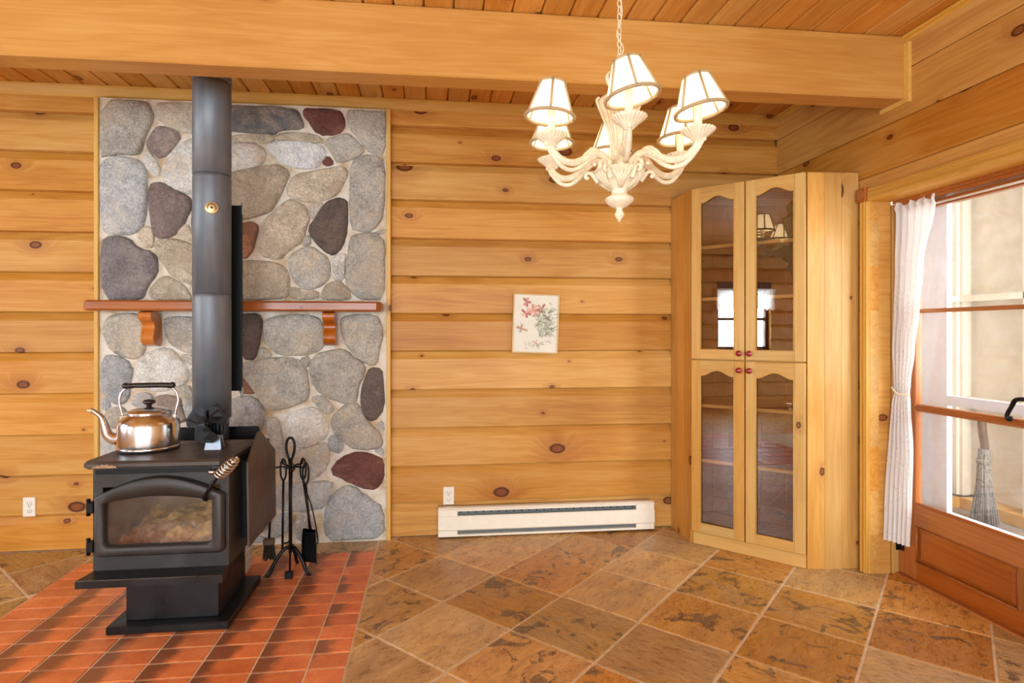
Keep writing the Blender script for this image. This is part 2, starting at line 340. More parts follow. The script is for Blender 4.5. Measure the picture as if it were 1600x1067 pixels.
# ------------------------------------------------------------------ geometry helpers
class MB:
    def __init__(s): s.v = []; s.f = []; s.mi = []; s.sm = []
    def add(s, vs, fs, mi=0, smooth=False):
        o = len(s.v); s.v += [Vector(v) for v in vs]
        for f in fs: s.f.append([i + o for i in f]); s.mi.append(mi); s.sm.append(smooth)
        return s
    def box(s, x0, x1, y0, y1, z0, z1, mi=0):
        v = [(x0, y0, z0), (x1, y0, z0), (x1, y1, z0), (x0, y1, z0), (x0, y0, z1), (x1, y0, z1), (x1, y1, z1), (x0, y1, z1)]
        return s.add(v, [(0, 3, 2, 1), (4, 5, 6, 7), (0, 1, 5, 4), (1, 2, 6, 5), (2, 3, 7, 6), (3, 0, 4, 7)], mi)
    def cbox(s, x0, x1, y0, y1, z0, z1, c=.004, mi=0):
        """box with chamfered edges"""
        bm = bmesh.new(); t = MB().box(x0, x1, y0, y1, z0, z1)
        vs = [bm.verts.new(v) for v in t.v]
        for f in t.f: bm.faces.new([vs[i] for i in f])
        bmesh.ops.bevel(bm, geom=list(bm.edges), offset=c, segments=1, affect='EDGES')
        bm.verts.index_update()
        s.add([v.co.copy() for v in bm.verts], [[v.index for v in f.verts] for f in bm.faces], mi); bm.free(); return s
    def prism(s, poly, d0, d1, fn, mi=0, smooth=False):
        """poly of 2D points extruded from d0 to d1; fn(a,b,d)->xyz"""
        n = len(poly)
        v = [fn(a, b, d0) for a, b in poly] + [fn(a, b, d1) for a, b in poly]
        fs = [list(range(n))[::-1], list(range(n, 2 * n))]
        s.add(v, fs, mi)
        o = len(s.v) - 2 * n
        for i in range(n):
            j = (i + 1) % n
            s.f.append([o + i, o + j, o + n + j, o + n + i]); s.mi.append(mi); s.sm.append(smooth)
        return s
    def lathe(s, prof, c=(0, 0, 0), n=24, mi=0, smooth=True, axis=None, flute=0.0, nf=0):
        ax = axis or Matrix.Identity(3); vs = []; fs = []
        for r, z in prof:
            for k in range(n):
                a = 2 * math.pi * k / n
                rr = r * (1 + flute * math.cos(nf * a)) if nf else r
                vs.append(Vector(c) + ax @ Vector((rr * math.cos(a), rr * math.sin(a), z)))
        m = len(prof)
        for i in range(m - 1):
            for k in range(n):
                fs.append((i * n + k, i * n + (k + 1) % n, (i + 1) * n + (k + 1) % n, (i + 1) * n + k))
        fs.append(list(range(n))[::-1]); fs.append([(m - 1) * n + k for k in range(n)])
        return s.add(vs, fs, mi, smooth)
    def tube(s, pts, rad, n=8, mi=0, smooth=True):
        pts = [Vector(p) for p in pts]; m = len(pts)
        if not hasattr(rad, '__len__'): rad = [rad] * m
        vs = []; fs = []; up = None
        for i, p in enumerate(pts):
            d = (pts[min(i + 1, m - 1)] - pts[max(i - 1, 0)]).normalized()
            if up is None:
                up = Vector((0, 0, 1)) if abs(d.z) < .9 else Vector((1, 0, 0))
            u = (up - d * up.dot(d))
            if u.length < 1e-5: u = d.orthogonal()
            u.normalize(); w = d.cross(u); up = u
            for k in range(n):
                a = 2 * math.pi * k / n
                vs.append(p + (u * math.cos(a) + w * math.sin(a)) * rad[i])
        for i in range(m - 1):
            for k in range(n):
                fs.append((i * n + k, i * n + (k + 1) % n, (i + 1) * n + (k + 1) % n, (i + 1) * n + k))
        fs.append(list(range(n))[::-1]); fs.append([(m - 1) * n + k for k in range(n)])
        return s.add(vs, fs, mi, smooth)
    def ball(s, c, r, mi=0, n=12, sq=(1, 1, 1)):
        c = Vector(c); vs = []; fs = []; m = n // 2 + 1
        for i in range(m):
            t = math.pi * i / (m - 1)
            for k in range(n):
                a = 2 * math.pi * k / n
                vs.append(c + Vector((math.sin(t) * math.cos(a) * sq[0], math.sin(t) * math.sin(a) * sq[1], -math.cos(t) * sq[2])) * r)
        for i in range(m - 1):
            for k in range(n): fs.append((i * n + k, i * n + (k + 1) % n, (i + 1) * n + (k + 1) % n, (i + 1) * n + k))
        return s.add(vs, fs, mi, True)
    def mesh(s, name, mats):
        me = bpy.data.meshes.new(name)
        me.from_pydata([tuple(v) for v in s.v], [], s.f)
        for m in (mats if isinstance(mats, (list, tuple)) else [mats]): me.materials.append(m)
        for p, mi, sm in zip(me.polygons, s.mi, s.sm): p.material_index = mi; p.use_smooth = sm
        bm = bmesh.new(); bm.from_mesh(me)
        if any(s.sm): bmesh.ops.remove_doubles(bm, verts=bm.verts, dist=1e-6)
        bmesh.ops.recalc_face_normals(bm, faces=bm.faces); bm.to_mesh(me); bm.free()
        me.update(); return me

WPOS = {}
def link(name, data, parent=None, mat=None):
    o = bpy.data.objects.new(name, data); COL.objects.link(o)
    if mat is None: mat = Matrix.Identity(4)
    if parent: o.parent = parent; o.matrix_local = WPOS[parent.name].inverted() @ mat
    else: o.matrix_local = mat
    WPOS[o.name] = mat.copy()
    return o
def part(name, mb, mats, parent=None, at=None):
    """mesh given in world coordinates, its origin moved to `at` (default: the parent's base)"""
    at = Vector(at) if at is not None else (WPOS[parent.name].translation.copy() if parent else Vector((0, 0, 0)))
    for v in mb.v: v -= at
    return link(name, mb.mesh(name, mats), parent, Matrix.Translation(at))
def tag(o, label=None, cat=None, group=None, kind=None):
    if label: o['label'] = label
    if cat: o['category'] = cat
    if group: o['group'] = group
    if kind: o['kind'] = kind
    return o
def thing(name, loc, label, cat, group=None):
    return tag(link(name, None, None, Matrix.Translation(Vector(loc))), label, cat, group)
def struct(name, mb, mats, label=None):
    return tag(part(name, mb, mats), label, None, None, 'structure')
def frame_mat(p0, xdir, zdir):
    x = Vector(xdir).normalized(); z = Vector(zdir); z = (z - x * z.dot(x)).normalized(); y = z.cross(x)
    m = Matrix((x, y, z)).transposed().to_4x4(); m.translation = Vector(p0); return m
BC = {}
def board(name, parent, p0, p1, width, thick, up, mat, cham=.003):
    """a sawn board from p0 to p1 (centre line); local x = length, y = thickness, z = width"""
    p0, p1 = Vector(p0), Vector(p1); L = (p1 - p0).length
    key = (round(L, 4), round(width, 4), round(thick, 4), cham, mat.name)
    if key not in BC:
        BC[key] = MB().cbox(-L / 2, L / 2, -thick / 2, thick / 2, -width / 2, width / 2, cham).mesh(name, mat)
    return link(name, BC[key], parent, frame_mat((p0 + p1) / 2, p1 - p0, up))
def profile_board(name, parent, p0, p1, prof, up, mat, key=None):
    """profile [(t, w)] (t along local y, w along local z) extruded from p0 to p1"""
    p0, p1 = Vector(p0), Vector(p1); L = (p1 - p0).length
    k = (key, round(L, 4), mat.name)
    if key is None or k not in BC:
        me = MB().prism(prof, -L / 2, L / 2, lambda a, b, d: (d, a, b)).mesh(name, mat)
        if key is not None: BC[k] = me
    else: me = BC[k]
    return link(name, me, parent, frame_mat((p0 + p1) / 2, p1 - p0, up))
def chaikin(p, it=2):
    for _ in range(it):
        q = []
        for i in range(len(p)):
            a, b = p[i], p[(i + 1) % len(p)]
            q += [(a[0] * .75 + b[0] * .25, a[1] * .75 + b[1] * .25), (a[0] * .25 + b[0] * .75, a[1] * .25 + b[1] * .75)]
        p = q
    return p
def bez(pts, n=8):
    """Catmull-Rom through points"""
    P = [Vector(p) for p in pts]; out = []
    for i in range(len(P) - 1):
        a, b, c, d = P[max(i - 1, 0)], P[i], P[i + 1], P[min(i + 2, len(P) - 1)]
        for k in range(n):
            t = k / n
            out.append(.5 * ((2 * b) + (c - a) * t + (2 * a - 5 * b + 4 * c - d) * t * t + (3 * b - a - 3 * c + d) * t ** 3))
    out.append(P[-1]); return out
# ------------------------------------------------------------------ the room
YB, XR, XL, YF, ZC = 3.65, 2.294, -4.2, -3.0, 2.72
JOINTS = [0.0, .207, .437, .674, .914, 1.155, 1.391, 1.625, 1.861, 2.10, 2.331, 2.561, 2.72]
def log_profile(h, flat=False):
    a = h / 2
    b = min(.048, h * .3)
    if flat: return [(.004, -a + .001), (0, -a + .006), (0, a - .008), (.006, a - .0005), (.05, a - .0005), (.05, -a + .001)]
    return [(.018, -a + .006), (.001, -a + .006), (0, -a + .008), (0, a - b), (.026, a - .0005), (.05, a - .0005), (.05, -a + .001), (.014, -a + .001)]
def log_course(parent, ax, c, lo, hi, z0, z1):
    """ax: 'B' back wall (runs along x at y=c), 'R' right wall (along y at x=c), 'L', 'F'"""
    h = z1 - z0; z = (z0 + z1) / 2
    p = {'B': ((lo, c, z), (hi, c, z)), 'R': ((c, hi, z), (c, lo, z)), 'L': ((c, lo, z), (c, hi, z)), 'F': ((hi, c, z), (lo, c, z))}[ax]
    return profile_board('log', parent, p[0], p[1], log_profile(h, ax == 'R'), (0, 0, 1), M['log'], key=('log', ax == 'R', round(h, 3)))

wall_back = struct('wall_back', MB().box(XL, XR + .3, YB + .05, YB + .2, 0, ZC + .1), M['log'])
for z0, z1 in zip(JOINTS, JOINTS[1:]):
    log_course(wall_back, 'B', YB, XL, -1.95, z0, z1)
    log_course(wall_back, 'B', YB, -.254, XR, z0, z1)

DY0, DY1, DZ = 1.70, 2.815, 1.965       # door opening along y, and its head
wr = MB().box(XR + .05, XR + .116, DY1, YB + .2, 0, ZC + .1).box(XR + .05, XR + .116, YF, DY0, 0, ZC + .1).box(XR + .05, XR + .116, DY0, DY1, DZ + .02, ZC + .1)
wall_right = struct('wall_right', wr, M['log'])
for z0, z1 in zip(JOINTS, JOINTS[1:]):
    if z1 <= 1.9:
        log_course(wall_right, 'R', XR, DY1 + .0, YB, z0, z1)
        log_course(wall_right, 'R', XR, YF, DY0, z0, z1)
    elif z0 < DZ:
        log_course(wall_right, 'R', XR, YF, YB, DZ + .02, z1)
        log_course(wall_right, 'R', XR, DY1, YB, z0, DZ + .02)
        log_course(wall_right, 'R', XR, YF, DY0, z0, DZ + .02)
    else:
        log_course(wall_right, 'R', XR, YF, YB, z0, z1)
# left and rear walls, which the frame does not reach, with their windows
WY0, WY1, WZ0, WZ1 = -.735, .205, .975, 1.965
LY0, LY1, LZ0, LZ1 = 1.2, 2.6, .85, 2.05
wl = MB().box(XL - .2, XL - .05, YF, WY0, 0, ZC + .1).box(XL - .2, XL - .05, WY1, LY0, 0, ZC + .1).box(XL - .2, XL - .05, LY1, YB + .2, 0, ZC + .1).box(XL - .2, XL - .05, LY0, LY1, 0, LZ0).box(XL - .2, XL - .05, LY0, LY1, LZ1, ZC + .1).box(XL - .2, XL - .05, WY0, WY1, 0, WZ0).box(XL - .2, XL - .05, WY0, WY1, WZ1, ZC + .1)
wall_left = struct('wall_left', wl, M['log'])
for z0, z1 in zip(JOINTS, JOINTS[1:]):
    segs = [(YF, YB)] if (z1 <= .85 or z0 >= 2.09) else ([(YF, LY0), (LY1, YB)] if z1 <= .92 else [(YF, WY0), (WY1, LY0), (LY1, YB)])
    for a, b in segs: log_course(wall_left, 'L', XL, a, b, z0, z1)
struct('trim_1', MB().box(XL - .05, XL + .01, WY0, WY1, .914, WZ0).box(XL - .05, XL + .01, WY0, WY1, WZ1, 2.10), M['dkwood'])
RW = [(-3.75, -2.05), (-1.8, -.1), (.15, 1.85)]; RZ0, RZ1 = .3, 2.2
wf = MB().box(XL - .2, XR + .3, YF - .2, YF - .05, 0, RZ0).box(XL - .2, XR + .3, YF - .2, YF - .05, RZ1, ZC + .1)
for a, b in [(XL - .2, RW[0][0]), (RW[0][1], RW[1][0]), (RW[1][1], RW[2][0]), (RW[2][1], XR + .3)]: wf.box(a, b, YF - .2, YF - .05, RZ0, RZ1)
wall_front = struct('wall_front', wf, M['log'])
for z0, z1 in zip(JOINTS, JOINTS[1:]):
    segs = [(XL, XR)] if (z1 <= .3 or z0 >= 2.2) else [(XL, RW[0][0]), (RW[0][1], RW[1][0]), (RW[1][1], RW[2][0]), (RW[2][1], XR)]
    for a, b in segs: log_course(wall_front, 'F', YF, a, b, z0, z1)
def sash(name, ax, c, a0, a1, z0, z1, mat, muntin=True, gapm=None):
    w = .055
    def bx(m, p0, p1, q0, q1, d0, d1):
        return m.box(d0, d1, p0, p1, q0, q1) if ax == 'x' else m.box(p0, p1, d0, d1, q0, q1)
    m = MB()
    for p in ((a0, a0 + w, z0, z1), (a1 - w, a1, z0, z1), (a0 + w, a1 - w, z0, z0 + w), (a0 + w, a1 - w, z1 - w, z1)): bx(m, *p, c - .03, c + .03)
    zm = (z0 + z1) / 2 + .02
    bx(m, a0 + w, a1 - w, zm - .025, zm + .025, c - .03, c + .03)
    if gapm is not None: bx(m, gapm - .06, gapm + .06, z0 + w, z1 - w, c - .031, c + .031)
    o = struct(name, m, mat)
    g = MB(); bx(g, a0 + .02, a1 - .02, z0 + .02, z1 - .02, c - .003, c + .003)
    part('pane', g, M['glass'], o)
sash('window_1', 'x', XL - .11, WY0, WY1, WZ0, WZ1, M['dkwood'], gapm=-.27)
sash('window_5', 'x', XL - .11, LY0, LY1, LZ0, LZ1, M['dkwood'])
for i, (a, b) in enumerate(RW): sash('window_%d' % (i + 2), 'y', YF - .11, a, b, RZ0, RZ1, M['white'])

# floor: a mortar bed with slate tiles laid on the diagonal
floor = struct('floor', MB().box(XL - .2, XR + .30, YF - .2, YB + .2, -.12, -.002), M['grout'])
HX0, HX1, HY1 = -1.918, -.326, 3.428                # hearth pad
def clip(poly, a, b, c):                             # keep a*x+b*y<=c
    out = []
    for i in range(len(poly)):
        p, q = poly[i], poly[(i + 1) % len(poly)]
        dp, dq = a * p[0] + b * p[1] - c, a * q[0] + b * q[1] - c
        if dp <= 0: out.append(p)
        if dp * dq < 0: t = dp / (dp - dq); out.append((p[0] + (q[0] - p[0]) * t, p[1] + (q[1] - p[1]) * t))
    return out
def inset(poly, d):
    n = len(poly); A = sum(poly[i][0] * poly[(i + 1) % n][1] - poly[(i + 1) % n][0] * poly[i][1] for i in range(n))
    if A < 0: poly = poly[::-1]
    r = poly
    for i in range(n):
        p, q = poly[i], poly[(i + 1) % n]; L = math.hypot(q[0] - p[0], q[1] - p[1])
        if L < 1e-6: continue
        nx, ny = (q[1] - p[1]) / L, -(q[0] - p[0]) / L
        r = clip(r, nx, ny, nx * p[0] + ny * p[1] - d)
        if len(r) < 3: return []
    return r
def parea(p): return abs(sum(p[i][0] * p[(i + 1) % len(p)][1] - p[(i + 1) % len(p)][0] * p[i][1] for i in range(len(p)))) / 2
def slab(poly, zt, zb, ch=.004):
    top = inset(poly, ch); n = len(poly)
    A = sum(poly[i][0] * poly[(i + 1) % n][1] - poly[(i + 1) % n][0] * poly[i][1] for i in range(n))
    if A < 0: poly = poly[::-1]
    m = MB()
    if len(top) != n: top = poly
    m.add([(x, y, zb) for x, y in poly] + [(x, y, zt - .0025) for x, y in poly] + [(x, y, zt) for x, y in top],
          [list(range(n))[::-1]] + [[k * n + i, k * n + (i + 1) % n, (k + 1) * n + (i + 1) % n, (k + 1) * n + i] for k in (0, 1) for i in range(n)] + [list(range(2 * n, 3 * n))])
    return m
U0, V0, PU, PV = 1.978, -2.316, .402, .404
q2 = 2 ** .5
far = MB()
for iu in range(-18, 10):
    for iv in range(-14, 18):
        u, v = U0 + iu * PU, V0 + iv * PV
        sq = [((a + b) / q2, (a - b) / q2) for a, b in ((u, v), (u + PU, v), (u + PU, v + PV), (u, v + PV))]
        sq = clip(clip(clip(clip(sq, 1, 0, XR + .17), -1, 0, -XL), 0, 1, YB), 0, -1, -YF)
        if len(sq) < 3: continue
        hy = YF
        pcs = [clip(sq, -1, 0, -HX1), clip(sq, 1, 0, HX0), clip(clip(clip(sq, 1, 0, HX1), -1, 0, -HX0), 0, -1, -HY1)]
        for pc in pcs:
            if len(pc) < 3 or parea(pc) < .0012: continue
            pc = inset(pc, .0052)
            if len(pc) < 3 or parea(pc) < .001: continue
            cx = sum(p[0] for p in pc) / len(pc); cy = sum(p[1] for p in pc) / len(pc)
            lift = random.uniform(0, .0016)
            m = slab(pc, lift, -.02)
            seen = cy > 1.55
            if not seen:
                far.add(m.v, m.f); continue
            for w in m.v: w -= Vector((cx, cy, 0))
            # turn the tile so that its cleft runs along its own x
            a = R(45) + random.choice((0, 0, 90)) * math.pi / 180
            rot = Matrix.Rotation(-a, 3, 'Z')
            for k in range(len(m.v)): m.v[k] = rot @ m.v[k]
            link('slate_tile', m.mesh('slate_tile', M['slate']), floor, Matrix.Translation((cx, cy, 0)) @ Matrix.Rotation(a, 4, 'Z'))
tag(part('slate_paving', far, M['slate'], floor), kind='stuff')

# ceiling boards, running from the camera to the back wall
ceiling = struct('ceiling', MB().box(XL - .2, XR + .3, YF - .2, YB + .2, ZC + .022, ZC + .12), M['ceil'])
PB = .132
for i in range(-36, 16):
    x = .358 + PB * i + PB / 2
    if x - PB / 2 > XR or x + PB / 2 < XL: continue
    w = PB - .003
    prof = [(0, -w / 2 + .007), (0, w / 2 - .007), (.009, w / 2), (.021, w / 2), (.021, -w / 2), (.009, -w / 2)]
    profile_board('ceiling_board', ceiling, (x, YF, ZC), (x, YB, ZC), prof, (1, 0, 0), M['ceil'], key='ceil')

# trims round the room
def moulding(p0, p1, w, t, up, mat=None):
    prof = [(0, -w / 2 + .012), (-.008, -w / 2 + .02), (-t + .006, w / 2 - .012), (-t, w / 2 - .006), (-t, w / 2), (0, w / 2)]
    m = MB(); L = (Vector(p1) - Vector(p0)).length
    m.prism(prof, -L / 2, L / 2, lambda a, b, d: (d, a, b))
    return m.mesh('trim', mat or M['trimw']), frame_mat((Vector(p0) + Vector(p1)) / 2, Vector(p1) - Vector(p0), up)
def trim(n, p0, p1, w, t, up=(0, 0, 1)):
    me, mt = moulding(p0, p1, w, t, up); o = link('trim_%d' % n, me, None, mt); o['kind'] = 'structure'; return o
trim(2, (XL, YB, 2.681), (XR, YB, 2.681), .075, .032)
trim(3, (XR, YB - .03, 2.700), (XR, YF, 2.700), .034, .022)

# the big beam across the room and the strip round its end
BY0, BY1, BZ = 2.58, 2.71, 2.413
bt = thing('ceiling_beam', ((XL + XR) / 2, (BY0 + BY1) / 2, BZ), 'large smooth honey-coloured timber beam spanning the room below the ceiling boards', 'beam')
bm_ = MB().cbox(-3.27, 3.27, -.065, .065, 0, ZC - .001 - BZ, .006)
bm_.v = [v + Vector((0, 0, -(ZC - BZ) / 2)) for v in bm_.v]
link('timber', bm_.mesh('timber', M['beam']), bt, frame_mat(((XL + XR) / 2 + .02, (BY0 + BY1) / 2, (BZ + ZC) / 2), (1, 0, 0), (0, 0, 1)))
s = MB().box(XR - .016, XR, BY0 - .03, BY0 - .001, BZ - .0005, ZC - .04).box(XR - .016, XR, BY0 - .03, BY1 + .02, BZ - .024, BZ - .001)
struct('trim_4', s, M['trimw'])

# door: casing, jamb, stop
CX = XR - .020
board('trim_5', None, (CX + .01, DY1 + .028, 0), (CX + .01, DY1 + .028, DZ + .004), .05, .022, (0, 1, 0), M['trimw'])['kind'] = 'structure'
board('trim_6', None, (CX + .01, DY1 - .004, DZ + .035), (CX + .01, DY0 - .06, DZ + .035), .062, .022, (0, 0, 1), M['trimw'])['kind'] = 'structure'
for dz in (-.014, .012):
    board('groove_bead', bpy.data.objects['trim_6'], (CX - .002, DY1 - .004, DZ + .035 + dz), (CX - .002, DY0 - .06, DZ + .035 + dz), .008, .006, (0, 0, 1), M['trimw'], .002)
for dy in (-.012, .010):
    board('groove_bead', bpy.data.objects['trim_5'], (CX - .002, DY1 + .028 + dy, 0), (CX - .002, DY1 + .028 + dy, DZ + .004), .008, .006, (0, 1, 0), M['trimw'], .002)
board('trim_7', None, ((CX + 2.415) / 2 + .006, DY1 + .011, 0), ((CX + 2.415) / 2 + .006, DY1 + .011, DZ + .02), 2.415 - CX - .014, .02, (1, 0, 0), M['trimw'])['kind'] = 'structure'
board('trim_8', None, ((CX + 2.415) / 2 + .006, DY1, DZ + .011), ((CX + 2.415) / 2 + .006, DY0 - .02, DZ + .011), 2.415 - CX - .014, .02, (1, 0, 0), M['trimw'])['kind'] = 'structure'
board('trim_9', None, ((CX + 2.415) / 2 + .006, DY0 - .011, 0), ((CX + 2.415) / 2 + .006, DY0 - .011, DZ), 2.415 - CX - .014, .02, (1, 0, 0), M['trimw'])['kind'] = 'structure'
# stops that carry the frame in which the door hangs
fr = MB().box(2.428, 2.475, DY0, DY1 - .008, 1.935, DZ + .05).box(2.416, 2.43, DY0, DY1 - .008, DZ - .014, DZ + .02)
struct('trim_10', fr, M['door'])
for nm_, ya_, yb_ in ((13, DY1 - .008, DY1 + .05), (14, DY0 - .05, DY0)):
    board('trim_%d' % nm_, None, (2.4455, (ya_ + yb_) / 2, 0), (2.4455, (ya_ + yb_) / 2, DZ - .015), yb_ - ya_, .059, (0, 1, 0), M['log'])['kind'] = 'structure'
# rosette block at the corner of the casing
ro = MB().cbox(CX - .012, CX + .018, DY1 - .002, DY1 + .064, DZ + .004, DZ + .075, .004)
ax = Matrix.Rotation(R(-90), 3, 'Y')
rings = [(.027, 0), (.027, .003), (.022, .005), (.019, .002), (.016, .002), (.013, .005), (.009, .003), (.006, .003), (.003, .006), (.0, .006)]
rosette = struct('trim_11', ro, M['rosette'])
part('rosette', MB().lathe(rings, (CX - .012, DY1 + .031, DZ + .0395), 24, axis=ax), M['rosette'], rosette)

# the door
DX = 2.452                                        # room face of the leaf
d0, d1 = DY1 - .012, DY0 + .004
door = struct('door_1', MB().box(DX + .018, DX + .022, d1 + .1, d0 - .1, .11, .29), M['door'])
def dboard(name, a, b, w, up, th=.038, x=None): return board(name, door, a, b, w, th, up, M['door'], .003)
xm = DX + .019
dboard('stile', (xm, d0 - .052, .012), (xm, d0 - .052, 1.93), .104, (0, 1, 0))
dboard('stile', (xm, d1 + .052, .012), (xm, d1 + .052, 1.93), .104, (0, 1, 0))
ya, yb = d0 - .104, d1 + .104
dboard('rail', (xm, ya, .058), (xm, yb, .058), .094, (0, 0, 1))
dboard('rail', (xm, ya, .342), (xm, yb, .342), .108, (0, 0, 1))
dboard('rail', (xm, ya, 1.912), (xm, yb, 1.912), .036, (0, 0, 1))
dboard('muntin', (xm, ya, .892), (xm, yb, .892), .036, (0, 0, 1), .034)
dboard('muntin', (xm, ya, 1.384), (xm, yb, 1.384), .020, (0, 0, 1), .034)
dboard('bead', (DX - .004, ya, .892), (DX - .004, yb, .892), .014, (0, 0, 1), .012)
dboard('bead', (DX + .002, ya, .404), (DX + .002, yb, .404), .012, (0, 0, 1), .012)
pan = MB()
mid_y = 2.135
dboard('stile', (xm, mid_y, .105), (xm, mid_y, .288), .090, (0, 1, 0))
y0, y1, z0, z1 = mid_y + .045, ya, .105, .288
def fan_panel(m, y0, y1, z0, z1, x0, x1, e):
    o = [(x0, y0, z0), (x0, y1, z0), (x0, y1, z1), (x0, y0, z1)]; i = [(x1, y0 + e, z0 + e), (x1, y1 - e, z0 + e), (x1, y1 - e, z1 - e), (x1, y0 + e, z1 - e)]
    m.add(o + i, [(0, 1, 5, 4), (1, 2, 6, 5), (2, 3, 7, 6), (3, 0, 4, 7), (4, 5, 6, 7)])
part_p = None
pm = MB(); L = (y1 - y0)
fan_panel(pm, y0, y1, z0, z1, DX + .016, DX + .004, .028)
for v in pm.v: v -= Vector((DX + .012, (y0 + y1) / 2, (z0 + z1) / 2))
fm = frame_mat((DX + .012, (y0 + y1) / 2, (z0 + z1) / 2), (0, -1, 0), (0, 0, 1))
inv = fm.to_3x3().inverted()
pm.v = [inv @ v for v in pm.v]
link('panel', pm.mesh('panel', M['door']), door, fm)
bd = MB()
for a, b in (((y0, z0), (y1, z0)), ((y1, z0), (y1, z1)), ((y1, z1), (y0, z1)), ((y0, z1), (y0, z0))):
    bd.tube([(DX + .004, a[0], a[1]), (DX + .004, b[0], b[1])], .006, 6)
part('panel_moulding', bd, M['door'], door)
for z0, z1 in ((.405, .875), (.910, 1.374), (1.394, 1.896)):
    part('glass_pane', MB().box(DX + .016, DX + .021, d1 + .1, d0 - .1, z0 - .006, z1 + .006), M['glass'], door)
for z in (.17, 1.0, 1.815):
    h = MB().box(DX - .006, DX + .001, DY1 - .044, DY1 - .002, z - .038, z + .038).tube([(DX - .010, DY1 - .009, z - .042), (DX - .010, DY1 - .009, z + .042)], .008, 8).ball((DX - .010, DY1 - .009, z + .048), .008, n=8)
    part('hinge', h, M['black'], door)
hy = 2.130
hm = MB().cbox(DX - .004, DX, hy - .035, hy - .002, .84, 1.09, .001)
hm.tube(bez([(DX, hy - .016, .99), (DX - .030, hy - .008, 1.0), (DX - .036, hy + .026, .995), (DX - .036, hy + .044, .965), (DX - .036, hy + .062, .93), (DX - .036, hy + .060, .910), (DX - .036, hy + .046, .908), (DX - .036, hy + .044, .922)], 6), [.009] * 18 + [.0085] * 12 + [.008 - .00035 * k for k in range(13)], 10)
hm.ball((DX - .036, hy + .046, .919), .006)
part('handle', hm, M['wrought'], door)
thr = struct('trim_12', MB().box(DX - .02, DX + .13, DY0, DY1, -.003, .010), M['rosette'])

# the porch beyond the door
PX, PY = 3.95, 3.95
struct('floor.001', MB().box(XR + .30, PX + .1, .9, PY + .1, -.1, -.003), M['porchfloor'])
struct('ceiling.001', MB().box(XR + .116, PX + .1, .9, PY + .1, 2.4, 2.5), M['porch'])
pw = struct('wall_porch', MB().box(XR + .2, PX + .1, PY + .02, PY + .1, 0, 2.4), M['porch'])
pe = struct('wall_porch_east', MB().box(PX + .02, PX + .1, 2.2, PY + .02, 0, 2.4).box(PX + .02, PX + .1, .9, 2.2, 0, .8).box(PX + .02, PX + .1, .9, 2.2, 2.1, 2.4), M['porch'])
struct('wall_porch_south', MB().box(XR + .2, PX + .1, .82, .9, 0, .85).box(XR + .2, PX + .1, .82, .9, 2.3, 2.4).box(XR + .2, 2.7, .82, .9, .85, 2.3).box(3.9, PX + .1, .82, .9, .85, 2.3), M['porch'])
for x in (2.72, 3.12, 3.52, 3.905):
    part('stud', MB().box(x - .03, x + .03, PY - .10, PY + .02, 0, 2.4), M['porch'], pw)
for y in (3.905, 3.36, 2.9, 2.45):
    part('stud', MB().box(PX - .10, PX + .02, y - .03, y + .03, 0, 2.4), M['porch'], pe)
for z in (.78, 1.52):
    part('ledge', MB().box(XR + .2, PX, PY - .10, PY + .02, z - .022, z + .022), M['porch'], pw)
    part('ledge', MB().box(PX - .10, PX + .02, 2.2, PY, z - .022, z + .022), M['porch'], pe)
part('ledge', MB().box(XR + .2, PX, PY - .14, PY + .02, 0, .075), M['trimw'], pw)
part('ledge', MB().box(PX - .14, PX + .02, 2.2, PY, 0, .075), M['trimw'], pe)
# pale outer door frame just behind the glass
sd = struct('door_2', MB().box(DX + .15, DX + .18, d0 - .13, d0 + .06, 0, 2.05), M['bluewhite'])
part('crossbar', MB().box(DX + .15, DX + .18, d1 - .06, d0 - .13, .905, .955), M['bluewhite'], sd)
part('bottom_rail', MB().box(DX + .15, DX + .18, d1 - .06, d0 - .13, .02, .36), M['bluewhite'], sd)
part('top_rail', MB().box(DX + .15, DX + .18, d1 - .06, d0 - .13, 1.97, 2.05), M['bluewhite'], sd)
part('frame_post', MB().box(DX + .15, DX + .18, d1 - .12, d1 - .06, 0, 2.05), M['bluewhite'], sd)
struct('wall_porch_jamb', MB().box(XR + .116, DX + .2, d0 + .06, d0 + .3, 0, 2.4).box(XR + .116, DX + .2, d1 - .3, d1 - .12, 0, 2.4).box(XR + .116, DX + .2, d1 - .3, d0 + .3, 2.05, 2.4), M['white'])
